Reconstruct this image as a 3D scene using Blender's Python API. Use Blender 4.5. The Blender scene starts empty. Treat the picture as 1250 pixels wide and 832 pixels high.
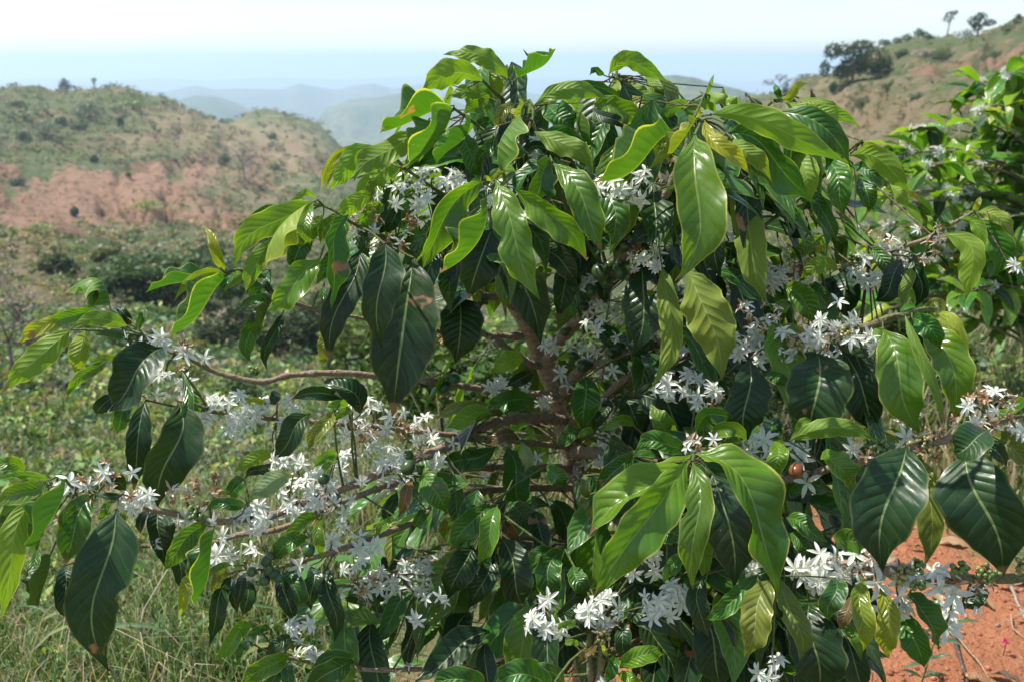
import bpy, math, random
import numpy as np
from mathutils import Vector, Matrix, noise as mnoise

S = bpy.context.scene
COL = S.collection
random.seed(7)
rng = np.random.default_rng(11)
R = math.radians

# ------------------------------------------------------------------ camera, sky, sun, exposure
FPX, PITCH, EYE = 1200.0, R(16.0), Vector((0.0, 0.0, 1.55))
cam = bpy.data.objects.new("camera", bpy.data.cameras.new("camera"))
COL.objects.link(cam)
cam.location = EYE
cam.rotation_euler = (R(90) - PITCH, 0, 0)
cam.data.sensor_width = 36.0
cam.data.lens = 36.0 * FPX / 1250.0
cam.data.clip_start = 0.05
cam.data.clip_end = 60000
cam.data.dof.use_dof = True
cam.data.dof.focus_distance = 1.38
cam.data.dof.aperture_fstop = 8.0
S.camera = cam

SUN_AZ, SUN_EL = R(-76), R(61)          # azimuth from +Y towards +X
SUN_DIR = Vector((math.sin(SUN_AZ) * math.cos(SUN_EL), math.cos(SUN_AZ) * math.cos(SUN_EL), math.sin(SUN_EL)))
world = bpy.data.worlds.new("World")
S.world = world
world.use_nodes = True
wn, wl = world.node_tree.nodes, world.node_tree.links
wn.clear()
w_out = wn.new("ShaderNodeOutputWorld")
w_bg = wn.new("ShaderNodeBackground")
sky = wn.new("ShaderNodeTexSky")
sky.sky_type = 'NISHITA'
sky.sun_disc = False
sky.sun_elevation = SUN_EL
sky.sun_rotation = SUN_AZ % (2 * math.pi)
sky.altitude = 700
sky.air_density = 1.0
sky.dust_density = 0.8
sky.ozone_density = 2.0
w_bg.inputs["Strength"].default_value = 0.12
# thin veil of cloud over the whole sky, a few denser puffs
tc = wn.new("ShaderNodeTexCoord")
mp = wn.new("ShaderNodeMapping")
mp.inputs["Scale"].default_value = (1.0, 1.0, 4.5)
n1 = wn.new("ShaderNodeTexNoise")
n1.inputs["Scale"].default_value = 6.5
n1.inputs["Detail"].default_value = 7
n1.inputs["Roughness"].default_value = 0.55
cr = wn.new("ShaderNodeMapRange")
cr.inputs["From Min"].default_value = 0.42
cr.inputs["From Max"].default_value = 0.68
cr.inputs["To Min"].default_value = 0.0
cr.inputs["To Max"].default_value = 0.72
mix = wn.new("ShaderNodeMix")
mix.data_type = 'RGBA'
mix.inputs["B"].default_value = (5.4, 6.2, 6.5, 1)
wl.new(tc.outputs["Generated"], mp.inputs["Vector"])
wl.new(mp.outputs["Vector"], n1.inputs["Vector"])
wl.new(n1.outputs["Fac"], cr.inputs["Value"])
wl.new(cr.outputs["Result"], mix.inputs["Factor"])
wl.new(sky.outputs["Color"], mix.inputs["A"])
wl.new(mix.outputs["Result"], w_bg.inputs["Color"])
wl.new(w_bg.outputs["Background"], w_out.inputs["Surface"])

sun = bpy.data.objects.new("sun", bpy.data.lights.new("sun", 'SUN'))
COL.objects.link(sun)
sun.data.energy = 4.8
sun.data.angle = R(0.5)
sun.data.color = (1.0, 0.95, 0.87)
sun.rotation_euler = SUN_DIR.to_track_quat('Z', 'Y').to_euler()

S.view_settings.view_transform = 'Standard'
S.view_settings.look = 'None'
S.view_settings.exposure = 0.72
S.view_settings.gamma = 1.0
S.cycles.max_bounces = 8
S.cycles.diffuse_bounces = 3
S.cycles.glossy_bounces = 2
S.cycles.transmission_bounces = 5
S.cycles.volume_bounces = 2
S.cycles.use_denoising = True
S.cycles.caustics_reflective = False
S.cycles.caustics_refractive = False

# ------------------------------------------------------------------ helpers
FWD = Vector((0, math.cos(PITCH), -math.sin(PITCH)))
UPV = Vector((0, math.sin(PITCH), math.cos(PITCH)))
RGT = Vector((1, 0, 0))


def P(px, py, d):
    """the point seen at photo pixel (px, py), d metres in front of the camera plane"""
    return EYE + (FWD + RGT * ((px - 625) / FPX) + UPV * ((416 - py) / FPX)) * d


def ray(px, py):
    v = FWD + RGT * ((px - 625) / FPX) + UPV * ((416 - py) / FPX)
    h = math.hypot(v.x, v.y)
    return math.atan2(v.x, v.y), v.z / h          # azimuth, slope


def project(X, Y, Z):
    dy, dz = Y, Z - EYE.z
    f = dy * math.cos(PITCH) - dz * math.sin(PITCH)
    u = dy * math.sin(PITCH) + dz * math.cos(PITCH)
    f = np.where(f > 0.05, f, 0.05)
    return 625 + FPX * X / f, 416 - FPX * u / f


def vnoise(x, y, seed=0):
    xi, yi = np.floor(x), np.floor(y)
    xf, yf = x - xi, y - yi
    xf = xf * xf * (3 - 2 * xf)
    yf = yf * yf * (3 - 2 * yf)
    h = lambda a, b: np.modf(np.abs(np.sin(a * 127.1 + b * 311.7 + seed * 74.7) * 43758.5453))[0]
    return (h(xi, yi) * (1 - xf) + h(xi + 1, yi) * xf) * (1 - yf) + (h(xi, yi + 1) * (1 - xf) + h(xi + 1, yi + 1) * xf) * yf


def fbm(x, y, seed=0, oct=4):
    a, t, s = 0.5, 0.0, 0.0
    for k in range(oct):
        t = t + a * vnoise(x * 2 ** k, y * 2 ** k, seed + k)
        s += a
        a *= 0.5
    return t / s - 0.5


def props(o, label=None, cat=None, group=None, kind=None):
    for k, v in (("label", label), ("category", cat), ("group", group), ("kind", kind)):
        if v:
            o[k] = v
    return o


def empty(name, loc, **kw):
    o = bpy.data.objects.new(name, None)
    o.empty_display_size = 0.1
    o.location = loc
    COL.objects.link(o)
    return props(o, **kw)


def link_mesh(name, me, mat, parent=None, smooth=True, **kw):
    if mat is not None and not me.materials:
        me.materials.append(mat)
    if smooth:
        me.polygons.foreach_set("use_smooth", [True] * len(me.polygons))
    o = bpy.data.objects.new(name, me)
    COL.objects.link(o)
    if parent is not None:
        o.parent = parent
        o.matrix_parent_inverse = Matrix.Translation(parent.location).inverted()
    return props(o, **kw)


class MB:
    """collects verts, faces, uvs and a colour per vertex; build() links one mesh object"""
    def __init__(self):
        self.v, self.f, self.uv, self.c = [], [], [], []

    def add(self, v, f, uv=None, col=(1, 1, 1, 0)):
        b = len(self.v)
        self.v += [tuple(x) for x in v]
        self.f += [tuple(i + b for i in q) for q in f]
        self.uv += list(uv) if uv is not None else [(0.5, 0.5)] * len(v)
        self.c += list(col) if isinstance(col, list) else [col] * len(v)

    def mesh(self, name, origin=None):
        me = bpy.data.meshes.new(name)
        v = np.array(self.v, dtype=np.float32).reshape(-1, 3)
        if origin is not None:
            v = v - np.array(origin, dtype=np.float32)
        me.from_pydata(v.tolist(), [], self.f)
        idx = np.empty(len(me.loops), dtype=np.int32)
        me.loops.foreach_get("vertex_index", idx)
        uvl = me.uv_layers.new(name="UVMap")
        uvl.data.foreach_set("uv", np.array(self.uv, dtype=np.float32)[idx].ravel())
        ca = me.color_attributes.new("tone", 'FLOAT_COLOR', 'POINT')
        ca.data.foreach_set("color", np.array(self.c, dtype=np.float32).ravel())
        return me

    def build(self, name, mat, parent=None, smooth=True, origin=None, **kw):
        o = link_mesh(name, self.mesh(name, origin), mat, None, smooth, **kw)
        if origin is not None:
            o.location = origin
        if parent is not None:
            o.parent = parent
            o.matrix_parent_inverse = Matrix.Translation(parent.location).inverted()
        return o


def np_mesh(name, V, faces, C, mat, parent=None, smooth=False, UV=None, **kw):
    """V (n,3), faces (m,k) with one k, C (n,4)"""
    me = bpy.data.meshes.new(name)
    n, (m, k) = len(V), faces.shape
    me.vertices.add(n)
    me.vertices.foreach_set("co", V.astype(np.float32).ravel())
    me.loops.add(m * k)
    me.loops.foreach_set("vertex_index", faces.astype(np.int32).ravel())
    me.polygons.add(m)
    me.polygons.foreach_set("loop_start", np.arange(0, m * k, k, dtype=np.int32))
    me.polygons.foreach_set("loop_total", np.full(m, k, dtype=np.int32))
    me.update(calc_edges=True)
    ca = me.color_attributes.new("tone", 'FLOAT_COLOR', 'POINT')
    ca.data.foreach_set("color", C.astype(np.float32).ravel())
    if UV is not None:
        uvl = me.uv_layers.new(name="UVMap")
        uvl.data.foreach_set("uv", UV.astype(np.float32)[faces.ravel()].ravel())
    return link_mesh(name, me, mat, parent, smooth, **kw)


def catmull(pts, rad, step):
    out, ro = [], []
    n = len(pts)
    for i in range(n - 1):
        p0, p1, p2, p3 = pts[max(i - 1, 0)], pts[i], pts[i + 1], pts[min(i + 2, n - 1)]
        k = max(1, int((p2 - p1).length / step))
        for j in range(k):
            t = j / k
            out.append(0.5 * ((2 * p1) + (p2 - p0) * t + (2 * p0 - 5 * p1 + 4 * p2 - p3) * t * t + (3 * p1 - p0 - 3 * p2 + p3) * t ** 3))
            ro.append(rad[i] * (1 - t) + rad[i + 1] * t)
    out.append(pts[-1])
    ro.append(rad[-1])
    return out, ro


def tube(mb, pts, rad, n=6, col=(1, 1, 1, 0), cap=True):
    """a tapered tube; col one colour or one per point"""
    V, F, UV, CC = [], [], [], []
    a = None
    for i, p in enumerate(pts):
        t = (pts[min(i + 1, len(pts) - 1)] - pts[max(i - 1, 0)])
        t = t.normalized() if t.length > 1e-9 else Vector((0, 0, 1))
        if a is None:
            a = t.orthogonal().normalized()
        a = (a - t * a.dot(t))
        a = a.normalized() if a.length > 1e-6 else t.orthogonal().normalized()
        b = t.cross(a)
        c = col[i] if isinstance(col, list) else col
        for k in range(n):
            an = 2 * math.pi * k / n
            V.append(p + (a * math.cos(an) + b * math.sin(an)) * rad[i])
            UV.append((k / n, i / max(1, len(pts) - 1)))
            CC.append(c)
    for i in range(len(pts) - 1):
        for k in range(n):
            k2 = (k + 1) % n
            F.append((i * n + k, i * n + k2, (i + 1) * n + k2, (i + 1) * n + k))
    if cap:
        F.append(tuple(range(n - 1, -1, -1)))
        F.append(tuple((len(pts) - 1) * n + k for k in range(n)))
    mb.add(V, F, UV, CC)


# ------------------------------------------------------------------ materials
def new_mat(name):
    m = bpy.data.materials.new(name)
    m.use_nodes = True
    m.node_tree.nodes.clear()
    nt = m.node_tree
    return m, nt, nt.nodes, nt.links


class G:
    """small node-graph writer"""
    def __init__(self, name):
        self.m = bpy.data.materials.new(name)
        self.m.use_nodes = True
        self.nt = self.m.node_tree
        self.nt.nodes.clear()
        self.out = self.nt.nodes.new("ShaderNodeOutputMaterial")

    def n(self, t, ins=None, **at):
        x = self.nt.nodes.new(t)
        for k, v in at.items():
            setattr(x, k, v)
        for k, v in (ins or {}).items():
            s = x.inputs[k]
            if hasattr(v, "is_linked") or hasattr(v, "links"):
                self.nt.links.new(v, s)
            else:
                s.default_value = v
        return x

    def math(self, op, a, b=0.0, c=0.0, clamp=False):
        x = self.nt.nodes.new("ShaderNodeMath")
        x.operation = op
        x.use_clamp = clamp
        for i, v in enumerate((a, b, c)):
            if hasattr(v, "links"):
                self.nt.links.new(v, x.inputs[i])
            else:
                x.inputs[i].default_value = v
        return x.outputs[0]

    def mixc(self, f, a, b, bt='MIX'):
        x = self.nt.nodes.new("ShaderNodeMix")
        x.data_type = 'RGBA'
        x.blend_type = bt
        for k, v in (("Factor", f), ("A", a), ("B", b)):
            s = [i for i in x.inputs if i.name == k and (i.type == ('VALUE' if k == "Factor" else 'RGBA'))][0]
            if hasattr(v, "links"):
                self.nt.links.new(v, s)
            else:
                s.default_value = v
        return [o for o in x.outputs if o.type == 'RGBA'][0]

    def ramp(self, v, lo, hi, a=0.0, b=1.0):
        x = self.n("ShaderNodeMapRange", {"Value": v, "From Min": lo, "From Max": hi, "To Min": a, "To Max": b})
        x.interpolation_type = 'SMOOTHSTEP'
        return x.outputs["Result"]

    def noise(self, scale, detail=4, rough=0.55, vec=None, out="Fac"):
        ins = {"Scale": scale, "Detail": detail, "Roughness": rough}
        if vec is not None:
            ins["Vector"] = vec
        return self.n("ShaderNodeTexNoise", ins).outputs[out]

    def bump(self, h, strength, dist):
        return self.n("ShaderNodeBump", {"Height": h, "Strength": strength, "Distance": dist}).outputs["Normal"]

    def end(self, shader):
        self.nt.links.new(shader, self.out.inputs["Surface"])
        return self.m


def C4(*c):
    return (c[0], c[1], c[2], 1.0)


def leaf_material():
    g = G("coffee_leaf")
    tone = g.n("ShaderNodeAttribute", attribute_name="tone")
    uv = g.n("ShaderNodeUVMap", uv_map="UVMap").outputs["UV"]
    sp = g.n("ShaderNodeSeparateXYZ", {"Vector": uv})
    u, v = sp.outputs["X"], sp.outputs["Y"]
    au = g.math('ABSOLUTE', g.math('MULTIPLY_ADD', u, 2.0, -1.0))
    pos = g.n("ShaderNodeNewGeometry")
    wob = g.noise(9.0, 2, 0.5, vec=pos.outputs["Position"])
    s = g.math('ADD', g.math('MULTIPLY', v, 10.5), g.math('MULTIPLY', au, -2.0))
    s = g.math('ADD', s, g.math('MULTIPLY', wob, 0.9))
    dome = g.math('ABSOLUTE', g.math('SINE', g.math('MULTIPLY', s, math.pi)))
    vein = g.ramp(dome, 0.17, 0.02)
    vein = g.math('MULTIPLY', vein, g.ramp(au, 0.97, 0.7))
    mid = g.ramp(au, 0.055, 0.02)
    mid = g.math('MULTIPLY', mid, g.ramp(v, 1.0, 0.75))
    back = pos.outputs["Backfacing"]
    mott = g.noise(28.0, 4, 0.6, vec=pos.outputs["Position"])
    big = g.noise(7.0, 2, 0.5, vec=pos.outputs["Position"])
    col = g.mixc(1.0, tone.outputs["Color"], g.n("ShaderNodeCombineXYZ", {"X": g.ramp(big, 0.28, 0.72, 0.62, 1.42), "Y": g.ramp(big, 0.28, 0.72, 0.75, 1.22), "Z": g.ramp(mott, 0.25, 0.75, 0.7, 1.3)}).outputs[0], 'MULTIPLY')
    lobe = g.math('MULTIPLY', g.math('POWER', dome, 1.0), g.ramp(au, 1.0, 0.55))
    col = g.mixc(g.math('MULTIPLY', vein, 0.20), col, g.mixc(0.5, tone.outputs["Color"], (0.30, 0.38, 0.12, 1)))
    col = g.mixc(g.math('MULTIPLY', mid, 0.5), col, (0.30, 0.38, 0.14, 1))
    edge = g.math('MULTIPLY', g.ramp(au, 0.91, 0.975), g.math('MULTIPLY', g.math('MULTIPLY_ADD', tone.outputs["Alpha"], 1.1, 0.08, clamp=True), g.ramp(mott, 0.35, 0.62, 0.15, 1.0)))
    col = g.mixc(edge, col, (0.46, 0.44, 0.10, 1))
    oi = g.n("ShaderNodeObjectInfo").outputs["Random"]
    # brown rusty patches and pale specks on some of the leaves
    sp1 = g.noise(17.0, 3, 0.5, vec=pos.outputs["Position"])
    rust = g.math('MULTIPLY', g.ramp(sp1, 0.70, 0.735), g.math('GREATER_THAN', oi, 0.25))
    col = g.mixc(rust, col, (0.26, 0.13, 0.07, 1))
    speck = g.n("ShaderNodeTexVoronoi", {"Scale": 120.0, "Vector": pos.outputs["Position"]})
    dust = g.math('MULTIPLY', g.ramp(speck.outputs["Distance"], 0.12, 0.06), g.math('GREATER_THAN', g.noise(11.0, 2, 0.5, vec=pos.outputs["Position"]), 0.63))
    col = g.mixc(g.math('MULTIPLY', dust, 0.7), col, (0.40, 0.38, 0.30, 1))
    film = g.math('MULTIPLY', g.ramp(g.noise(30.0, 5, 0.7, vec=pos.outputs['Position']), 0.5, 0.75), 0.10)
    col = g.mixc(film, col, (0.22, 0.20, 0.14, 1))
    dead = g.math('MULTIPLY', g.ramp(g.math('ADD', v, g.math('MULTIPLY', wob, 0.12)), 0.97, 1.0), g.math('GREATER_THAN', oi, 0.6))
    col = g.mixc(dead, col, (0.20, 0.12, 0.06, 1))
    pale = g.mixc(1.0, g.mixc(0.42, col, (0.16, 0.24, 0.05, 1)), (1.25, 1.25, 1.15, 1), 'MULTIPLY')
    colb = g.mixc(back, col, pale)
    h = g.math('ADD', g.math('MULTIPLY', lobe, 0.75), g.math('MULTIPLY', mid, -0.55))
    h = g.math('ADD', h, g.math('MULTIPLY', mott, 0.25))
    bmp = g.bump(h, g.ramp(g.noise(14.0, 2, 0.5, vec=pos.outputs['Position']), 0.35, 0.65, 0.18, 0.55), 0.0035)
    rough = g.math('ADD', g.ramp(g.noise(45.0, 4, 0.6, vec=pos.outputs['Position']), 0.3, 0.7, 0.17, 0.40), g.math('MULTIPLY_ADD', back, 0.22, g.math('MULTIPLY_ADD', tone.outputs['Alpha'], -0.14, 0.11)))
    spec = g.math('MULTIPLY_ADD', back, -0.25, g.math('MULTIPLY_ADD', tone.outputs['Alpha'], 0.28, 0.28))
    pr = g.n("ShaderNodeBsdfPrincipled", {"Base Color": colb, "Roughness": rough, "Specular IOR Level": spec, "Normal": bmp})
    tcol = g.mixc(1.0, col, (1.7, 1.8, 0.5, 1), 'MULTIPLY')
    tr = g.n("ShaderNodeBsdfTranslucent", {"Color": tcol, "Normal": bmp})
    f = g.math('MULTIPLY_ADD', tone.outputs["Alpha"], 0.38, 0.06)
    mx = g.n("ShaderNodeMixShader", {0: f, 1: pr.outputs[0], 2: tr.outputs[0]})
    return g.end(mx.outputs[0])


def simple_leaf_material(name, trans=0.25, rough=0.5):
    """vertex-coloured small foliage and grass"""
    g = G(name)
    tone = g.n("ShaderNodeAttribute", attribute_name="tone")
    pr = g.n("ShaderNodeBsdfPrincipled", {"Base Color": tone.outputs["Color"], "Roughness": rough, "Specular IOR Level": 0.3})
    tr = g.n("ShaderNodeBsdfTranslucent", {"Color": g.mixc(1.0, tone.outputs["Color"], (1.6, 1.5, 0.8, 1), 'MULTIPLY')})
    return g.end(g.n("ShaderNodeMixShader", {0: trans, 1: pr.outputs[0], 2: tr.outputs[0]}).outputs[0])


def petal_material():
    g = G("petal")
    tone = g.n("ShaderNodeAttribute", attribute_name="tone")
    pr = g.n("ShaderNodeBsdfPrincipled", {"Base Color": tone.outputs["Color"], "Roughness": 0.55, "Specular IOR Level": 0.3})
    tr = g.n("ShaderNodeBsdfTranslucent", {"Color": tone.outputs["Color"]})
    return g.end(g.n("ShaderNodeMixShader", {0: 0.3, 1: pr.outputs[0], 2: tr.outputs[0]}).outputs[0])


def bark_material():
    g = G("bark")
    tone = g.n("ShaderNodeAttribute", attribute_name="tone")
    pos = g.n("ShaderNodeNewGeometry").outputs["Position"]
    fine = g.noise(160.0, 5, 0.65, vec=pos)
    mid = g.noise(38.0, 4, 0.6, vec=pos)
    col = g.mixc(1.0, tone.outputs["Color"], g.n("ShaderNodeCombineXYZ", {0: g.ramp(fine, 0.25, 0.75, 0.6, 1.35), 1: g.ramp(fine, 0.25, 0.75, 0.6, 1.35), 2: g.ramp(fine, 0.25, 0.75, 0.65, 1.3)}).outputs[0], 'MULTIPLY')
    lich = g.math('MULTIPLY', g.ramp(mid, 0.56, 0.64), g.ramp(tone.outputs["Alpha"], 0.2, 0.8, 0.6, 0.0))
    col = g.mixc(lich, col, (0.33, 0.29, 0.24, 1))
    b = g.bump(g.math('ADD', fine, g.math('MULTIPLY', mid, 1.4)), 1.0, 0.006)
    pr = g.n("ShaderNodeBsdfPrincipled", {"Base Color": col, "Roughness": g.ramp(tone.outputs["Alpha"], 0.0, 1.0, 0.75, 0.4), "Specular IOR Level": 0.3, "Normal": b})
    return g.end(pr.outputs[0])


def berry_material():
    g = G("berry_skin")
    tone = g.n("ShaderNodeAttribute", attribute_name="tone")
    pos = g.n("ShaderNodeNewGeometry").outputs["Position"]
    n = g.noise(90.0, 3, 0.5, vec=pos)
    col = g.mixc(g.ramp(n, 0.45, 0.75, 0.0, 0.35), tone.outputs["Color"], (0.16, 0.2, 0.07, 1))
    return g.end(g.n("ShaderNodeBsdfPrincipled", {"Base Color": col, "Roughness": 0.3, "Specular IOR Level": 0.5}).outputs[0])


def terrain_material():
    g = G("hillside_ground")
    at = g.n("ShaderNodeAttribute", attribute_name="cover")      # r soil, g green, b dryness
    sp = g.n("ShaderNodeSeparateColor", {"Color": at.outputs["Color"]})
    pos = g.n("ShaderNodeNewGeometry").outputs["Position"]
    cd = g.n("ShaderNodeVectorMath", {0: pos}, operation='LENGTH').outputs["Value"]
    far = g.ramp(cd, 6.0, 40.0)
    a = g.noise(0.16, 6, 0.65, vec=pos)
    b = g.noise(0.9, 5, 0.62, vec=pos)
    c = g.noise(9.0, 5, 0.65, vec=pos)
    d = g.noise(60.0, 4, 0.65, vec=pos)
    soil = g.mixc(g.ramp(b, 0.3, 0.7), (0.27, 0.105, 0.05, 1), (0.38, 0.16, 0.085, 1))
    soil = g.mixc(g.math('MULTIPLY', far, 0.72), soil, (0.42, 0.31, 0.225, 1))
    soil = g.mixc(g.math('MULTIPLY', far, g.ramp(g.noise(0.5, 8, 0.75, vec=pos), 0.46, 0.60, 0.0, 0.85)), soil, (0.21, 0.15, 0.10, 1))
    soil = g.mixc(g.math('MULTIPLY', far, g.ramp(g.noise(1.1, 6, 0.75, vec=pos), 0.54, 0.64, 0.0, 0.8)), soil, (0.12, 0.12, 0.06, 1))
    soil = g.mixc(g.ramp(c, 0.35, 0.75, 0.0, 0.55), soil, (0.46, 0.19, 0.095, 1))
    soil = g.mixc(g.ramp(d, 0.5, 0.8, 0.0, 0.45), soil, (0.20, 0.075, 0.035, 1))
    green = g.mixc(g.ramp(b, 0.35, 0.65), (0.10, 0.14, 0.055, 1), (0.19, 0.22, 0.10, 1))
    green = g.mixc(g.ramp(c, 0.4, 0.7, 0.0, 0.7), green, (0.06, 0.09, 0.03, 1))
    dry = g.mixc(g.ramp(b, 0.3, 0.7), (0.36, 0.27, 0.17, 1), (0.27, 0.24, 0.12, 1))
    dry = g.mixc(g.ramp(c, 0.45, 0.75, 0.0, 0.6), dry, (0.30, 0.21, 0.16, 1))
    gr = g.math('ADD', g.math('MULTIPLY_ADD', a, 2.4, -1.2), g.math('MULTIPLY_ADD', sp.outputs["Blue"], -1.6, 0.95))
    gr = g.math('ADD', gr, g.math('MULTIPLY_ADD', b, 1.6, -0.8))
    veg = g.mixc(g.ramp(gr, 0.1, 0.9), dry, green)
    sm = g.math('ADD', sp.outputs["Red"], g.math('MULTIPLY_ADD', b, 1.5, -0.75))
    sm = g.math('ADD', sm, g.math('MULTIPLY_ADD', a, 1.0, -0.5))
    sm = g.math('ADD', sm, g.math('MULTIPLY_ADD', c, 0.5, -0.25))
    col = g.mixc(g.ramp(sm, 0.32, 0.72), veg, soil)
    h = g.math('ADD', g.math('MULTIPLY', c, 1.0), g.math('MULTIPLY', d, 0.35))
    h = g.math('ADD', h, g.math('MULTIPLY', g.noise(26.0, 5, 0.7, vec=pos), 0.8))
    hn = g.bump(h, 0.9, 0.05)
    hf = g.n("ShaderNodeBump", {"Height": g.math('ADD', b, g.math('MULTIPLY', c, 0.3)), "Strength": g.math('MULTIPLY', far, 0.8), "Distance": 1.2, "Normal": hn}).outputs["Normal"]
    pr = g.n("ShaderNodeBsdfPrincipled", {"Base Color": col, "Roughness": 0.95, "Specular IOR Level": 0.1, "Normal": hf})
    return g.end(pr.outputs[0])


def far_material(name, c1, c2, scale):
    g = G(name)
    pos = g.n("ShaderNodeNewGeometry").outputs["Position"]
    a = g.noise(scale, 7, 0.65, vec=pos)
    b = g.noise(scale * 9, 5, 0.65, vec=pos)
    col = g.mixc(g.ramp(a, 0.35, 0.65), C4(*c1), C4(*c2))
    col = g.mixc(g.ramp(b, 0.42, 0.62, 0.0, 0.7), col, (0.035, 0.055, 0.022, 1))
    bm = g.bump(b, 1.0, 0.8 / scale * 0.02)
    return g.end(g.n("ShaderNodeBsdfPrincipled", {"Base Color": col, "Roughness": 0.95, "Specular IOR Level": 0.1, "Normal": bm}).outputs[0])


M_LEAF = leaf_material()
M_SMALL = simple_leaf_material("small_foliage", 0.25, 0.5)
M_GRASS = simple_leaf_material("grass_blade", 0.3, 0.6)
M_PETAL = petal_material()
M_BARK = bark_material()
M_BERRY = berry_material()
M_GROUND = terrain_material()

# ------------------------------------------------------------------ terrain
def rs(r):
    return r if r < 15 else 15 + (r - 15) * 1.8


# photo column: (distance in m, "z" height or photo row)
PROFILES = {
    -260: [(.3, 'z0'), (2.4, 'z0'), (4, 'z-.5'), (7, 'z-1.4'), (12, 470), (25, 380), (45, 300), (70, 235), (95, 180), (120, 130), (140, 100), (170, 125)],
    0: [(.3, 'z0'), (2.4, 'z0'), (4, 'z-.45'), (7, 'z-1.3'), (12, 470), (25, 375), (45, 300), (70, 240), (95, 190), (120, 135), (140, 107), (170, 140)],
    100: [(.3, 'z0'), (2.4, 'z0'), (4, 'z-.4'), (7, 'z-1.2'), (12, 475), (25, 380), (45, 305), (70, 246), (95, 192), (120, 132), (140, 101), (170, 135)],
    160: [(.3, 'z0'), (2.4, 'z0'), (4, 'z-.4'), (7, 'z-1.2'), (12, 480), (25, 385), (45, 310), (70, 250), (95, 200), (120, 140), (140, 102), (170, 138)],
    210: [(.3, 'z0'), (2.6, 'z0'), (4, 'z-.35'), (7, 'z-1.2'), (12, 480), (25, 388), (45, 312), (70, 255), (95, 205), (120, 158), (140, 121), (170, 160)],
    262: [(.3, 'z0'), (2.6, 'z0'), (4, 'z-.3'), (7, 'z-1.1'), (12, 480), (25, 390), (45, 315), (70, 262), (95, 215), (120, 180), (140, 156), (165, 147), (190, 170)],
    300: [(.3, 'z0'), (2.8, 'z0'), (4, 'z-.3'), (7, 'z-1.1'), (12, 480), (25, 390), (45, 320), (70, 268), (95, 225), (120, 195), (150, 165), (190, 131), (225, 165)],
    345: [(.3, 'z0'), (2.8, 'z0'), (4, 'z-.25'), (7, 'z-1'), (12, 485), (25, 392), (45, 325), (70, 272), (95, 232), (120, 200), (150, 168), (190, 130), (225, 165)],
    385: [(.3, 'z0'), (3, 'z0'), (4, 'z-.2'), (7, 'z-1'), (12, 488), (25, 396), (45, 330), (70, 280), (95, 242), (120, 212), (150, 180), (185, 145), (215, 180)],
    425: [(.3, 'z0'), (3, 'z0'), (4, 'z-.2'), (7, 'z-.9'), (12, 490), (25, 400), (45, 335), (70, 288), (95, 252), (120, 226), (150, 205), (180, 190), (210, 215)],
    500: [(.3, 'z0'), (3, 'z0'), (4, 'z-.2'), (7, 'z-.8'), (12, 495), (25, 410), (45, 350), (70, 305), (95, 275), (130, 262), (180, 265), (220, 300)],
    750: [(.3, 'z0'), (3.5, 'z0'), (5, 'z-.1'), (8, 'z-.5'), (12, 510), (25, 410), (45, 330), (70, 270), (95, 235), (130, 225), (180, 250), (220, 290)],
    860: [(.3, 'z0'), (3.5, 'z0'), (5, 'z-.1'), (8, 'z-.5'), (12, 480), (18, 400), (30, 315), (50, 215), (70, 165), (90, 148), (120, 160)],
    930: [(.3, 'z0'), (3.5, 'z0'), (5, 'z-.1'), (8, 'z-.5'), (12, 455), (18, 370), (30, 275), (50, 175), (70, 132), (85, 122), (105, 150)],
    1000: [(.3, 'z0'), (3.5, 'z0'), (5, 'z-.1'), (8, 'z-.45'), (12, 430), (18, 350), (30, 255), (50, 150), (70, 102), (80, 98), (105, 130)],
    1100: [(.3, 'z0'), (3.5, 'z0'), (5, 'z-.1'), (8, 'z-.4'), (12, 400), (18, 320), (30, 220), (50, 115), (70, 54), (80, 50), (105, 80)],
    1250: [(.3, 'z0'), (3.5, 'z0'), (5, 'z-.05'), (8, 'z-.35'), (12, 375), (18, 290), (30, 180), (50, 80), (70, 30), (80, 27), (105, 55)],
    1520: [(.3, 'z0'), (3.5, 'z0'), (5, 'z-.05'), (8, 'z-.3'), (12, 350), (18, 270), (30, 150), (50, 60), (70, 12), (80, 10), (105, 40)],
}
NR, RMIN, RMAX = 470, 0.25, 1300.0
LOGR = np.linspace(math.log(RMIN), math.log(RMAX), NR)
RR = np.exp(LOGR)
keyaz, rows = [], []
for px, pr in PROFILES.items():
    r_, z_ = [], []
    a0 = ray(px, 100)[0]
    for r, v in pr:
        r = rs(r)
        if isinstance(v, str):
            z = float(v[1:])
        else:
            z = EYE.z + r * ray(px, v)[1]
        r_.append(r)
        z_.append(z)
    zl, rl = z_[-1], r_[-1]
    r_ += [rl * 1.25, 800, 1300]
    z_ += [zl - rl * 0.09, -158, -158]
    keyaz.append(a0)
    rows.append(np.interp(LOGR, np.log(r_), z_))
back = np.interp(LOGR, np.log([.3, 4, 20, 60, 150, 800, 1300]), [0, .1, .6, 1.5, 0, -158, -158])
keyaz = [-math.pi, R(-80)] + keyaz + [R(80), math.pi]
rows = [back, 0.5 * back + 0.5 * rows[0]] + rows + [0.5 * back + 0.5 * rows[-1], back]
AZ = np.unique(np.concatenate([np.linspace(-math.pi, R(-48), 40), np.linspace(R(-48), R(48), 640), np.linspace(R(48), math.pi, 40)]))
rows = np.array(rows)
ZG = np.stack([np.interp(AZ, keyaz, rows[:, j]) for j in range(NR)], axis=1)
ker = np.exp(-0.5 * (np.arange(-6, 7) / 3.4) ** 2)
ker /= ker.sum()
pad = np.pad(ZG, ((6, 6), (0, 0)), mode='edge')
ZG = sum(k * pad[i:i + len(AZ)] for i, k in enumerate(ker))
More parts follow.
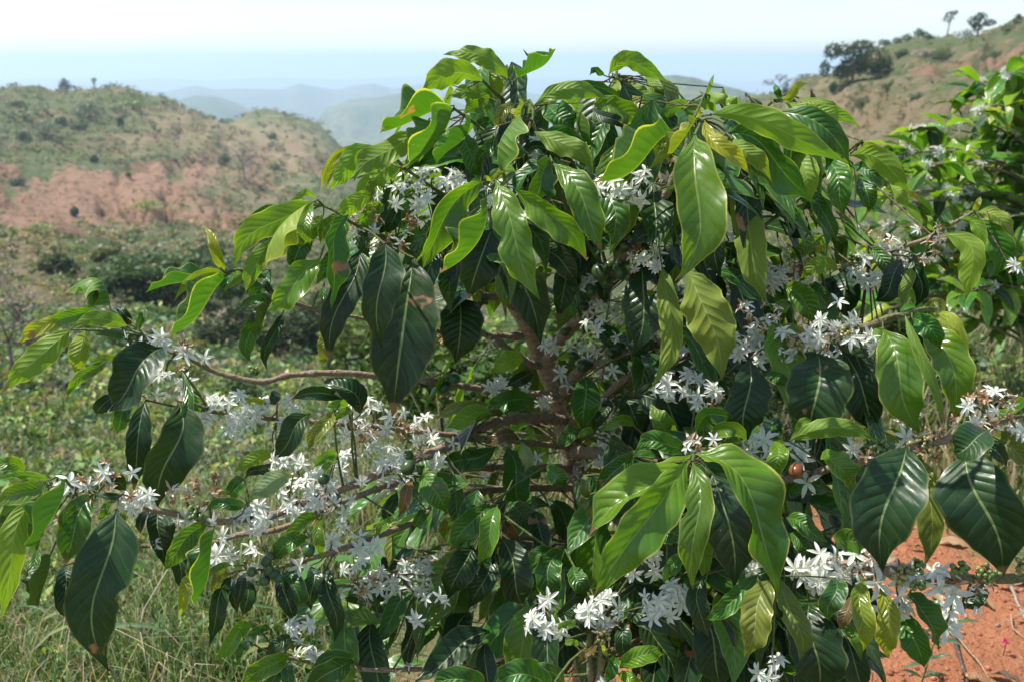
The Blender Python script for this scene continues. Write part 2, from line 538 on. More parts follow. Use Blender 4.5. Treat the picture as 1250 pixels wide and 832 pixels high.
pad = np.pad(ZG, ((0, 0), (6, 6)), mode='edge')
ker2 = np.exp(-0.5 * (np.arange(-6, 7) / 2.4) ** 2)
ker2 /= ker2.sum()
ZG = sum(k * pad[:, i:i + NR] for i, k in enumerate(ker2))
AA, R2 = np.meshgrid(AZ, RR, indexing='ij')
XG, YG = R2 * np.sin(AA), R2 * np.cos(AA)
ampl = np.clip((R2 - 2.0) / 60, 0, 1) ** 0.8
ZG = ZG + ampl * 3.6 * fbm(XG * 0.05, YG * 0.05, 3, 5) * np.clip(R2 / 60, 0.3, 1)
ZG = ZG + np.clip((R2 - 1.5) / 4, 0, 1) * 0.16 * fbm(XG * 0.9, YG * 0.9, 9, 4)
ZG = ZG + 0.035 * fbm(XG * 3.1, YG * 3.1, 21, 4)
# erosion gullies on the bare slope of the hill
PX, PY = project(XG, YG, ZG)


def blobs(px, py, L):
    t = np.zeros_like(px)
    for x, y, rx, ry, a in L:
        t = t + a * np.exp(-(((px - x) / rx) ** 2 + ((py - y) / ry) ** 2))
    return t


SOIL = [(40, 232, 75, 36, .95), (110, 240, 70, 34, .95), (190, 235, 60, 28, .7), (20, 262, 60, 18, .9), (180, 222, 70, 15, .8), (235, 212, 40, 12, .6), (270, 172, 10, 6, .8), (225, 168, 25, 4, .5), (70, 212, 40, 8, .6),
        (60, 143, 10, 6, .7), (300, 300, 16, 40, .7), (310, 205, 22, 12, .6), (350, 185, 30, 14, .55), (385, 205, 25, 12, .5), (260, 340, 15, 25, .5), (270, 275, 40, 10, .4), (205, 265, 50, 5, .5),
        (1125, 82, 18, 12, .9), (1165, 95, 30, 7, .8), (1185, 72, 40, 10, .5), (1240, 80, 25, 8, .6), (1010, 170, 100, 60, .22), (1130, 130, 110, 40, .22), (1180, 60, 90, 25, .18), (1215, 45, 25, 10, .45), (1090, 100, 20, 25, .3)]
DRY = [(1010, 160, 100, 60, .28), (1130, 120, 110, 40, .3), (95, 297, 22, 4, 1), (135, 285, 24, 4, 1), (175, 272, 24, 4, 1), (215, 262, 24, 4, 1), (330, 185, 80, 30, .6), (230, 150, 60, 25, .5), (150, 180, 80, 15, .3), (1000, 180, 120, 60, .1), (1200, 60, 60, 25, .25), (1215, 430, 60, 80, .45), (300, 260, 80, 60, .3), (30, 360, 40, 80, .5), (180, 760, 200, 80, .2)]
front = (YG > 0) & (np.abs(AA) < R(60))
soil = np.where(front & (R2 > 9), blobs(PX, PY, SOIL), 0.15)
dry = np.where(front, blobs(PX, PY, DRY), 0.4)
tx, ty = P(700, 700, 2.0).x, P(700, 700, 2.0).y
near_soil = 1.25 * np.exp(-(((XG - 0.95) / 0.75) ** 2 + ((YG - 2.3) / 1.15) ** 2)) + 0.9 * np.exp(-(((XG - tx) / 0.7) ** 2 + ((YG - ty) / 0.7) ** 2))
soil = np.where(R2 <= 9, np.clip(near_soil, 0, 1.1), soil)
hillm = np.clip((R2 - 25) / 40, 0, 1) * (R2 < 420)
rid = lambda f, sd, o=4: 1 - np.abs(fbm(XG * f, YG * f, sd, o)) * 4
ZG = ZG + hillm * (1.5 * (rid(.028, 31) - .5) + 0.9 * (rid(.075, 37) - .5) + 0.45 * (rid(.21, 41, 3) - .5))
gul = 1 - np.abs(fbm(AA * 26 + 1.2 * fbm(XG * .05, YG * .05, 8), np.log(R2) * 2.2, 33, 4)) * 5
ZG = ZG - hillm * np.clip(soil * 1.4, 0, 1) * 1.9 * np.clip(gul, 0, 1) ** 2
soil = np.where(R2 > 9, .74 * soil - .45 * np.clip(gul, 0, 1) ** 3 * soil + hillm * .42 * np.clip(fbm(XG * .06, YG * .06, 77, 5) * 3, -1, 1), soil)
# cut terraces across the slope: a step with a bare riser every few metres of height
st = 3.2
zt = ZG + 1.2 * fbm(XG * .02, YG * .02, 55)
fr_ = zt / st - np.floor(zt / st)
stepm = hillm * np.clip(fbm(XG * .012, YG * .012, 59, 3) * 5 + .3, 0, 1)
ZG = ZG + stepm * st * (np.clip((fr_ - .5) * 2.6 + .5, 0, 1) - fr_) * .55
soil = soil + stepm * .45 * np.exp(-((fr_ - .5) / .14) ** 2) * (R2 > 30)
nA, nB = ZG.shape
idx = np.arange(nA * nB).reshape(nA, nB)
faces = np.stack([idx[:-1, :-1], idx[:-1, 1:], idx[1:, 1:], idx[1:, :-1]], axis=-1).reshape(-1, 4)
V = np.stack([XG, YG, ZG], axis=-1).reshape(-1, 3)
CV = np.stack([soil, np.zeros_like(soil), np.clip(dry, 0, 1), np.ones_like(soil)], axis=-1).reshape(-1, 4)
terrain = np_mesh("hillside_terrain", V, faces, CV, M_GROUND, smooth=True, kind="structure")
terrain.data.color_attributes["tone"].name = "cover"
# close the pole under the camera
def tz(x, y):
    """terrain height at x, y (arrays or floats)"""
    x, y = np.asarray(x, float), np.asarray(y, float)
    r = np.maximum(np.hypot(x, y), RMIN)
    a = np.arctan2(x, y)
    fi = np.clip(np.searchsorted(AZ, a) - 1, 0, nA - 2)
    ta = np.clip((a - AZ[fi]) / (AZ[fi + 1] - AZ[fi]), 0, 1)
    fr = np.clip((np.log(r) - LOGR[0]) / (LOGR[1] - LOGR[0]), 0, NR - 1.001)
    j = fr.astype(int)
    tr = fr - j
    return (ZG[fi, j] * (1 - tr) + ZG[fi, j + 1] * tr) * (1 - ta) + (ZG[fi + 1, j] * (1 - tr) + ZG[fi + 1, j + 1] * tr) * ta


def ground_at(px, py, rmin=1.2):
    """where the sight line through a photo pixel meets the terrain"""
    a, sl = ray(px, py)
    r = np.exp(np.linspace(math.log(rmin), math.log(600), 3000))
    x, y = r * math.sin(a), r * math.cos(a)
    d = (EYE.z + r * sl) - tz(x, y)
    k = np.nonzero(d <= 0)[0]
    k = k[0] if len(k) else int(np.argmin(d[r < 330]))
    return Vector((x[k], y[k], float(tz(x[k], y[k]))))


def mask_at(px, py, L):
    return blobs(np.asarray(px, float), np.asarray(py, float), L)


# the far country: plain, ridges
me = bpy.data.meshes.new("distant_plain")
n = 96
ringr = [0.0, 700, 1500, 3000, 5500, 9000, 14000]
vs, fs = [(0, 0, -156.0)], []
for r in ringr[1:]:
    vs += [(r * math.cos(2 * math.pi * k / n), r * math.sin(2 * math.pi * k / n), -156.0) for k in range(n)]
fs += [(0, 1 + k, 1 + (k + 1) % n) for k in range(n)]
for q in range(len(ringr) - 2):
    for k in range(n):
        a, b = 1 + q * n + k, 1 + q * n + (k + 1) % n
        fs.append((a, a + n, b + n, b))
me.from_pydata(vs, [], fs)
link_mesh("distant_plain", me, far_material("plain_country", (0.10, 0.13, 0.06), (0.26, 0.24, 0.17), 0.0011), kind="structure")


def far_hill(name, r0, half, prof, mat, seed, rough=0.12):
    """a ridge at distance r0 whose skyline passes through the photo pixels of prof"""
    az = [ray(x, y)[0] for x, y in prof]
    sl = [ray(x, y)[1] for x, y in prof]
    A = np.linspace(az[0], az[-1], 170)
    top = EYE.z + r0 * np.interp(A, az, sl)
    rr = np.linspace(-1, 1, 46)
    AAx, QQ = np.meshgrid(A, rr, indexing='ij')
    rad = r0 + QQ * half
    x, y = rad * np.sin(AAx), rad * np.cos(AAx)
    f = fbm(x / (half * 0.55), y / (half * 0.55), seed, 5)
    env = np.cos(QQ * math.pi / 2) ** 0.9
    hgt = (top[:, None] + 160) * env
    ridge = np.abs(fbm(x / (half * 0.35), y / (half * 0.35), seed + 5, 4))
    z = -160 + hgt * (1 + rough * f * 2) - ridge * hgt * rough * 3 * np.abs(QQ) ** 0.5
    z[0, :] = z[-1, :] = -160
    id_ = np.arange(z.size).reshape(z.shape)
    fc = np.stack([id_[:-1, :-1], id_[:-1, 1:], id_[1:, 1:], id_[1:, :-1]], axis=-1).reshape(-1, 4)
    return np_mesh(name, np.stack([x, y, z], -1).reshape(-1, 3), fc, np.ones((z.size, 4)), mat, smooth=True, kind="structure")


M_FOREST = far_material("wooded_slopes", (0.08, 0.11, 0.045), (0.16, 0.17, 0.08), 0.012)
far_hill("wooded_hill", 1450, 400, [(375, 190), (385, 150), (400, 132), (425, 122), (455, 121), (480, 117), (505, 112), (540, 120), (600, 135), (680, 160), (760, 190)], M_FOREST, 4, 0.10)
far_hill("wooded_hill", 1500, 420, [(185, 150), (215, 128), (240, 121), (262, 121), (285, 128), (310, 140), (330, 160)], M_FOREST, 14, 0.10)
far_hill("blue_ridge", 2600, 620, [(90, 125), (150, 110), (200, 112), (240, 105), (262, 110), (290, 108), (320, 109), (345, 110), (365, 103), (385, 107), (410, 112), (430, 107), (455, 104), (480, 110), (520, 104), (560, 110), (620, 112), (700, 120), (760, 135)], M_FOREST, 24, 0.08)
far_hill("blue_ridge", 5200, 900, [(-300, 104), (-120, 97), (0, 99), (60, 96), (130, 99), (190, 95), (250, 99), (330, 95), (420, 98), (500, 94), (600, 97), (720, 95), (860, 99), (1000, 104)], M_FOREST, 44, 0.06)
far_hill("dark_headland", 800, 200, [(690, 150), (730, 118), (775, 104), (800, 98), (820, 97), (845, 101), (862, 107), (885, 113), (910, 118), (950, 135)], M_FOREST, 64, 0.08)

# ------------------------------------------------------------------ haze: one closed box of even air
def haze_box():
    g = G("haze_air")
    vol = g.n("ShaderNodeVolumePrincipled", {"Color": (0.64, 0.79, 1.0, 1), "Density": HAZE_D, "Anisotropy": 0.25})
    g.nt.links.new(vol.outputs[0], g.out.inputs["Volume"])
    me = bpy.data.meshes.new("haze")
    s, lo, hi = 15500.0, -162.0, HAZE_TOP
    me.from_pydata([(x, y, z) for z in (lo, hi) for y in (-s, s) for x in (-s, s)], [],
                   [(0, 2, 3, 1), (4, 5, 7, 6), (0, 1, 5, 4), (2, 6, 7, 3), (0, 4, 6, 2), (1, 3, 7, 5)])
    return link_mesh("haze", me, g.m, smooth=False, kind="stuff")


HAZE_D, HAZE_TOP = 0.00047, 26.0
HAZE_ON = True

# ------------------------------------------------------------------ coffee shrub: tables read off the photograph
LEAVES = """
86 402 46 437 2 478 36 u -2
100 385 54 398 20 422 20 l 3
115 378 80 388 52 410 18 y 4
155 398 122 389 85 403 22 u -4
135 378 118 352 78 358 26 y 3 r-50 f45
105 403 98 430 92 458 27 l 0 r170
130 440 105 455 80 489 15 y 0
160 397 152 384 140 372 12 d 4
170 402 173 388 172 373 11 g 0
166 405 142 408 115 410 11 g 4
166 418 155 416 144 416 8 d 0
168 419 158 425 145 434 12 g 0
150 437 128 436 110 443 9 u 0
198 424 163 460 133 502 54 d -6 r25 f28
178 488 168 540 163 600 32 d -3
162 490 148 508 143 530 22 g 2
142 480 125 494 118 505 20 d 3
218 490 211 550 192 618 62 d -8 r-12 f22
222 452 228 505 224 558 15 g -12
273 331 225 335 178 357 22 y 0 r55 f45
272 332 240 338 212 369 14 l -2
276 337 240 365 203 412 32 y -4 r45 f42
275 331 262 302 248 275 14 l 0
280 335 276 345 272 357 10 g -2
302 330 288 338 273 357 15 u 0
383 246 325 275 286 327 38 u -3
375 249 343 292 323 331 24 l -6 r-50 f45
330 293 312 325 300 356 24 u -2
340 253 315 262 289 275 12 g 2
385 243 370 236 354 246 10 u 0
382 247 372 275 380 300 18 y -8
424 263 407 310 404 377 31 g -12 r-32 f25
375 270 365 305 362 332 28 g 4
391 315 358 350 325 380 37 y -8
336 362 325 348 313 340 9 d 0
333 361 312 366 290 378 13 g 0
332 367 314 385 310 410 22 d 0 r45 f45
318 372 303 410 307 442 24 g 2
345 382 330 415 326 452 17 d 2
440 305 418 365 403 445 42 d 0
398 405 395 425 393 447 16 o 3
397 345 398 370 400 395 10 g 4
620 96 585 67 541 67 25 u -3 r200
585 88 600 100 610 122 27 u 4
590 100 550 90 513 117 36 u -4 r165
615 122 575 112 545 120 20 u 2
548 130 505 132 464 162 33 y -6 r52 f42
553 133 520 165 488 207 37 y -8 r55 f45
575 145 545 168 530 205 36 g -2 r58 f48
505 160 462 190 432 222 36 u -6
455 178 425 200 400 232 27 u -3
450 178 405 195 392 235 10 l 1
446 182 412 205 398 235 10 l 0
490 200 460 215 430 265 32 u 3
560 155 575 190 582 218 26 g 0
635 140 622 180 617 222 32 y -8 r-40 f38
605 165 592 185 585 205 18 g -2
630 127 612 140 606 158 16 o -4
640 127 630 140 620 160 14 l -6 r40 f40
598 120 585 130 565 140 20 y 2
600 150 590 150 580 158 16 g 2
601 220 608 213 616 210 7 l -6
600 222 594 217 590 219 6 l -6
633 95 650 76 678 60 26 y -2 r-48 f40
615 125 628 112 641 113 12 u 2
651 130 695 108 745 123 24 u -6 r165
700 103 735 108 760 122 16 g 0
668 128 685 145 703 162 36 g -2
705 126 715 155 729 183 22 y -4 r-48 f45
725 127 760 135 786 160 30 y -1
723 133 745 145 768 162 16 d 0
760 120 785 130 797 158 18 o 1
775 140 785 150 797 165 18 g 0
652 161 695 178 724 212 30 u -8
665 160 700 172 726 202 26 g -6
638 190 662 180 685 195 16 d 2
820 160 775 182 721 222 42 y -10 r50 f40
743 92 775 77 817 102 25 u -4 r195
755 92 775 115 795 140 34 u 2
785 95 800 110 806 132 20 u 3
748 95 752 110 758 120 15 u 1
753 77 755 70 754 62 5 l 0
737 92 728 86 720 93 10 g 0
850 138 825 131 808 153 20 u 0
850 145 825 170 790 208 18 l -8 r45 f45
838 148 815 170 800 195 18 o -5
672 197 660 222 650 244 34 g -8 r-30 f28
675 200 712 245 735 308 42 y -10 f18
725 225 752 265 745 300 38 g -2
628 230 680 268 716 318 36 y -9 r22 f22
606 222 628 290 659 366 48 y -12 f12 n.4/.52/1/.35
590 222 543 265 516 328 42 y -10 r-28 f30
594 240 570 290 538 333 34 y -7 r48 f42
470 298 464 350 466 425 51 d -6 f16
505 315 492 400 479 508 88 d 0 f10
600 280 585 320 572 365 52 d -2
620 308 640 350 660 420 52 d 0
560 362 562 400 556 443 57 d 4
700 320 690 345 680 392 36 d 4
655 305 685 318 704 347 30 d 0
783 322 786 375 774 432 56 d -6 f14 h.3/-.45/.08/.28
848 165 853 250 828 342 66 y -14 f16
840 330 866 390 881 465 62 o -4 r188
808 325 820 395 792 477 31 o 0 r175
890 240 917 300 937 373 42 o -2 r185
875 265 872 300 880 340 32 d 4
860 147 882 182 914 212 22 l -18 r-20 f35
868 140 945 155 1036 200 38 u -14 r195
885 150 925 138 985 165 16 g -10
885 165 940 188 998 250 48 g -8 r20 f25
895 170 915 188 942 222 26 u -11
950 137 1005 155 1037 200 34 g -6
955 125 1005 138 1050 155 21 u -2
975 120 1005 126 1027 148 14 u 2
955 123 970 111 987 102 12 l 0
952 122 949 112 946 102 9 g 0
855 147 854 138 855 130 7 l -8
860 115 867 104 872 90 6 u 0
860 115 880 120 890 136 16 u 0
875 116 892 122 902 134 14 u 2
835 135 860 128 875 140 16 u 0
965 190 985 215 990 247 32 u 3
1008 195 1024 225 1030 266 33 g -2
990 228 1008 265 1022 298 21 g 0
1038 190 1080 200 1112 240 31 u -5
1038 203 1065 212 1085 230 20 g 0
1052 215 1058 235 1061 260 25 g 4
1085 225 1100 238 1116 245 20 u 2
1045 185 1065 180 1078 193 9 l 0
1190 262 1222 268 1232 312 21 o 0 r165
1185 265 1217 298 1212 338 37 g 0
1170 268 1195 282 1196 325 18 u -3
1150 285 1188 315 1178 367 34 u -5
1142 282 1135 272 1130 263 7 u 0
1150 278 1153 271 1155 263 12 g 0
1188 258 1193 249 1197 240 8 l 0
1113 308 1123 340 1117 375 23 d -4 r30 f30
1112 315 1107 345 1102 375 16 o -2 r180
1100 318 1087 348 1066 368 30 d 0
1137 305 1150 318 1157 334 10 d 2
1029 330 1031 355 1034 387 54 d 6
1024 328 1000 324 977 341 23 u -4
995 310 1005 302 1015 295 9 l 0
988 312 992 304 997 297 10 g 2
957 350 982 368 996 398 33 y -3
980 352 1000 360 1016 380 22 g 0
960 365 953 374 940 378 18 u 2
975 410 955 412 935 420 9 y 0
985 405 970 400 945 405 10 u 2
1078 402 1098 460 1124 530 58 y -6 f18
1105 385 1132 450 1153 518 15 u -8
1130 400 1160 440 1162 517 48 y -2 f14
1113 388 1135 400 1148 427 29 g -5
1125 383 1158 400 1174 460 15 l -3 r165
1140 385 1170 400 1181 467 17 l -1 r165
1128 378 1145 370 1158 381 13 o -4
1080 400 1068 415 1075 442 20 u 0
999 432 997 480 988 528 82 d -2 f20
1030 430 1054 478 1068 532 48 d 4
915 438 911 490 912 540 56 d -2 f16
935 455 950 462 964 473 18 g 3
963 538 1015 521 1072 540 26 y -10 r180
945 538 949 560 944 588 27 y -9
968 531 980 518 991 513 13 y -6
1008 548 1026 572 1037 599 31 y -8 r-25 f30
850 525 870 505 898 510 23 g -4
870 525 892 522 913 541 21 y -4
880 540 895 540 906 546 16 g -2
860 555 867 546 876 552 10 g -7
775 480 815 498 845 530 46 d 4
763 482 773 505 785 527 35 d 6
825 535 808 517 793 492 27 y -2
842 550 805 539 775 553 27 g -8
842 555 778 600 718 656 42 y -14 r42 f34
838 562 785 640 724 731 60 y -10 r-15 f25
845 563 851 635 846 719 41 y -18 f12 n.38/.5/1/.3
870 578 890 640 896 717 64 d -2 f10
850 553 918 610 950 726 58 y -14 r-38 f30
940 707 922 755 908 804 42 o -6
952 705 972 760 975 807 31 o -4 n.3/.42/1/.4
925 700 892 735 860 756 25 g -4
862 700 852 740 866 778 29 d -5
850 740 872 790 880 842 58 d 4
760 747 800 753 836 784 35 d 0
755 815 785 799 811 798 25 y -3
755 822 770 828 790 836 16 y -2
752 800 748 815 740 834 16 g -2
672 840 638 822 602 838 40 g -6
595 840 558 828 522 842 30 g -4
690 837 668 818 648 812 22 g 0
612 655 628 700 638 741 46 d -3 f16
597 615 572 640 550 671 34 g -4
607 617 598 650 582 689 27 y -8 r12
578 665 562 695 546 731 41 d 0
600 680 590 710 572 742 35 d 4
622 612 640 630 655 647 31 g 2
618 545 630 585 640 627 40 g 3
610 637 620 645 632 656 16 b 2
513 580 532 600 545 626 35 g -10 f12
503 585 495 605 487 631 16 b -8
480 628 470 640 457 658 12 y -4
520 622 512 632 505 642 16 g -4
485 600 475 620 478 640 18 d 0
595 492 562 497 532 513 17 o 3
602 505 570 509 545 522 25 u 2
652 490 620 489 590 502 30 g 0
605 545 570 560 535 577 29 g 4
635 537 612 531 592 541 19 b -6
636 538 643 556 640 578 19 p -8 r180
640 440 620 440 600 456 27 u 2
652 455 635 462 618 471 18 d 0
715 460 714 490 711 525 39 g -8 f14
742 485 735 505 725 526 20 d 0
708 525 693 532 677 544 20 g -10
725 527 716 526 704 536 9 y -10
775 520 755 513 731 529 15 y -8
773 557 750 575 726 605 29 g -6
665 570 680 581 692 592 25 g -6
635 568 650 575 660 582 19 g -5
712 580 715 595 722 607 14 o -6
420 487 388 479 354 488 19 d -4
440 505 425 475 392 462 31 d -2 r30
378 505 356 530 332 561 33 d -6 f18
407 502 390 524 376 552 19 o -8
425 498 412 492 399 496 12 y -6
430 502 418 503 404 514 12 y -6
335 553 310 561 284 577 20 u 0
340 550 315 556 292 570 12 y 3
335 565 315 573 299 584 14 d 0
298 585 285 592 274 604 16 g 0
300 590 290 600 281 616 11 y -2
358 580 328 590 302 611 29 p -8 r180
300 615 275 614 250 624 17 g -5
412 555 398 557 382 571 14 y -4
408 560 402 566 396 580 10 y -4
342 480 335 485 329 493 14 d 0
325 490 312 488 300 496 9 l 0
250 495 240 487 229 480 8 y 0
252 500 240 497 227 498 8 y 0
142 622 120 712 133 819 76 d -8 r10 f16 n.5/.62/-1/.3
115 603 92 640 79 690 41 g -3
80 585 53 625 43 674 31 g -8 r40 f38
40 610 15 670 2 758 36 u -8
55 588 30 600 -8 618 29 y -4
60 592 30 612 -5 642 22 g 0
30 575 8 565 -18 562 20 y -2
62 585 25 580 -12 584 10 y -4
35 600 15 625 -8 652 25 g 2
62 675 46 708 47 741 23 d 2 r40 f45
45 670 38 700 45 732 14 g 5
78 690 80 722 93 756 31 d 4
108 592 92 580 78 581 12 g 0
150 603 130 605 109 600 10 d -5
153 598 140 588 126 592 20 d 0
110 605 92 615 77 641 14 g -8
138 612 128 622 119 634 12 y 2
143 617 146 628 150 641 13 y 3
180 622 172 635 172 651 12 d 3
195 620 194 652 201 692 31 d 4
200 628 207 640 210 655 14 d 2
253 640 222 663 199 698 29 y -6
262 642 245 690 235 739 27 y -8 r50 f45
236 700 225 722 219 754 15 l -3
232 665 220 690 220 722 22 d 3
283 703 265 740 255 789 23 d 0
280 700 265 705 262 722 16 o 0
285 690 265 693 249 706 9 y -2
298 700 293 720 288 742 15 d -4
300 705 302 730 296 751 20 d 0
284 705 284 725 290 750 14 d 2
378 655 350 664 334 684 25 g -5
390 630 365 641 342 659 19 y -6
393 632 388 655 395 684 15 y -8
340 705 350 730 361 760 22 d 0
355 690 361 720 365 741 29 g 0
400 690 405 735 408 784 27 d 0
378 690 382 715 380 745 24 d 2
308 762 285 780 259 806 21 y 0
330 767 315 768 302 776 12 g 0
303 782 295 792 290 810 12 g 0
360 777 340 785 324 801 19 d 0
352 800 322 815 297 840 27 y -3
340 810 335 826 327 848 18 g -2
355 805 352 825 350 850 18 g -2
435 805 410 800 379 817 18 g -4
428 805 402 820 374 848 36 g -6
425 810 425 825 420 850 16 y -4
1107 545 1084 610 1078 697 88 d -6 f16
1125 560 1137 620 1128 692 37 o 2
1178 552 1202 620 1224 704 98 d -2 f16
1205 525 1186 540 1162 557 46 d -10 r15
1222 510 1236 497 1258 488 19 y -4 r-50 f45
1208 532 1235 545 1260 571 27 o 0
1195 545 1216 550 1229 570 22 d 0
1022 668 1042 660 1064 667 32 y -6 r10 f20
1055 708 1052 750 1054 794 28 l -8
1072 715 1084 765 1085 803 31 l -5
1020 705 1016 730 1012 757 31 g -9
1040 725 1033 747 1025 769 19 b -3
1035 760 1043 780 1051 808 14 y 0
1110 722 1130 752 1146 794 27 g -2 r-40 f35
1098 745 1116 780 1128 814 35 g 0
1200 712 1190 730 1194 746 27 d 0
988 735 994 790 997 852 70 d 4
1020 760 1041 800 1056 852 37 d 2
960 632 985 643 1011 661 25 g 0
965 650 980 665 995 682 20 g 2
960 600 985 589 1016 601 25 g 3
935 575 941 588 946 602 10 b 0
800 655 820 649 836 666 29 g 0
815 580 811 610 805 642 29 g 2
835 675 820 690 810 712 19 g -3
690 670 668 700 681 744 34 g 0
675 672 660 675 647 696 17 g 0
700 690 706 710 716 727 25 g 2
680 750 700 739 722 736 18 d 0
710 745 712 760 714 773 17 d 0
750 760 760 780 768 807 23 d 0
727 785 716 797 706 811 9 b -4
733 787 738 793 746 798 6 l -4
702 755 692 762 681 770 11 y -5
690 780 698 783 706 789 9 y -5
740 610 728 620 716 638 11 o 0
715 605 712 615 709 627 15 o 2
745 330 738 350 742 372 20 d 4
700 255 690 290 700 320 30 d 6
420 300 402 322 386 347 22 g 2
455 235 432 250 413 276 25 u -1
470 250 450 262 438 290 22 y 1
430 275 443 292 452 316 18 g 3
500 250 482 264 470 287 20 d 5
540 300 523 330 516 362 30 d 3
560 240 552 270 548 302 26 d 6
395 262 374 284 352 313 27 u 3
362 262 336 261 310 272 18 y 3
330 330 318 350 302 373 20 g 4
415 262 400 275 392 300 18 y 2
520 235 500 250 492 275 22 g 4
540 215 520 210 500 222 18 u 3
470 215 455 240 450 265 24 y 2
1010 300 985 300 960 318 20 y 2
1060 300 1080 320 1085 345 22 g 3
"""
FLOWERS = """
185 412 17 5 w
221 435 9 2 w
250 437 9 1 w
200 468 21 10 f
228 470 8 2 w
133 583 22 8 f
158 612 8 1 w
177 608 8 1 w
232 632 8 1 w
228 612 17 7 f
262 606 22 9 f
203 662 10 3 w
157 668 10 2 f
66 627 12 4 f
72 605 9 3 w
105 640 9 3 f
95 628 6 1 w
107 593 6 1 w
275 500 24 14 w
290 520 14 5 w
337 503 19 9 w
340 520 10 4 w
362 568 18 10 w
388 588 12 5 w
362 605 20 8 w
380 605 18 7 w
350 625 14 4 w
302 626 6 1 w
315 642 6 1 w
272 654 8 1 w
268 681 8 2 w
298 686 18 8 w
365 690 6 1 w
405 660 6 1 w
412 612 14 6 w
426 640 8 3 w
428 532 25 13 f
455 505 22 11 w
490 518 14 6 f
452 540 12 5 f
524 523 18 8 w
545 538 10 3 w
535 562 8 2 w
435 572 19 9 w
470 556 16 7 w
480 572 7 1 w
320 620 8 2 w
590 470 14 4 w
552 340 9 4 f
590 262 12 5 w
600 238 10 4 w
530 224 21 12 w
490 242 17 8 w
465 276 30 22 f
478 300 14 6 f
645 206 17 10 w
652 180 14 7 w
765 226 22 14 w
808 212 16 7 f
780 310 20 8 f
795 318 12 4 w
720 345 13 5 w
735 372 17 8 w
738 398 15 7 w
684 456 8 1 w
693 470 8 1 w
690 420 14 4 w
675 418 8 2 w
715 435 12 5 w
760 446 9 2 w
737 452 7 1 w
800 438 12 4 w
825 470 19 16 w
850 487 12 5 f
860 478 12 6 w
838 420 17 9 w
850 435 12 4 f
905 357 20 11 w
895 375 10 3 w
960 332 20 12 w
978 322 10 5 f
925 388 18 11 f
942 398 10 4 w
906 412 13 8 w
930 432 12 5 w
945 430 12 4 w
915 430 9 3 w
1022 384 17 7 w
1008 408 13 8 b
1012 430 8 4 f
990 412 8 2 w
1048 420 14 4 w
1050 408 8 2 w
1058 325 16 8 w
1065 346 12 7 w
1105 294 28 20 f
1085 303 12 5 w
1110 322 10 4 f
750 547 22 13 w
735 560 12 5 w
656 558 8 1 w
691 563 6 1 w
855 540 13 7 f
925 548 14 6 w
905 552 9 3 f
923 572 8 1 w
990 558 10 2 w
985 588 7 1 w
935 540 9 2 w
975 545 9 2 w
1040 549 9 1 w
1113 517 12 4 b
1105 533 8 1 w
1058 561 9 3 b
1140 525 9 3 b
1133 552 11 3 b
1195 498 26 20 f
1240 525 8 2 w
1000 692 22 11 w
1026 698 9 1 w
1012 705 12 4 w
1072 712 9 1 w
1060 688 12 5 f
1098 742 8 2 w
1152 712 9 1 w
1154 764 10 1 w
1178 742 12 3 w
1165 725 8 1 w
942 816 13 6 w
930 690 11 3 w
945 682 9 1 w
820 735 22 18 w
784 685 18 9 w
795 672 10 4 w
802 668 8 2 w
715 648 14 5 w
700 655 10 3 w
712 685 9 3 w
684 664 8 1 w
697 625 7 1 w
738 740 20 11 w
715 725 9 2 w
672 760 17 12 w
665 780 10 4 w
695 770 9 3 w
690 800 9 3 f
668 733 7 2 w
627 803 17 12 w
606 786 9 1 w
622 780 9 2 w
537 682 8 1 w
440 697 14 8 w
462 710 14 7 w
500 710 18 9 w
515 695 14 6 w
485 722 10 4 w
510 752 9 2 w
530 730 9 3 w
430 727 12 3 w
440 655 8 1 w
438 670 8 1 w
405 663 7 1 w
400 600 12 5 w
365 768 13 7 w
376 800 9 4 w
500 822 11 5 b
740 830 9 3 w
1235 330 8 3 w
"""
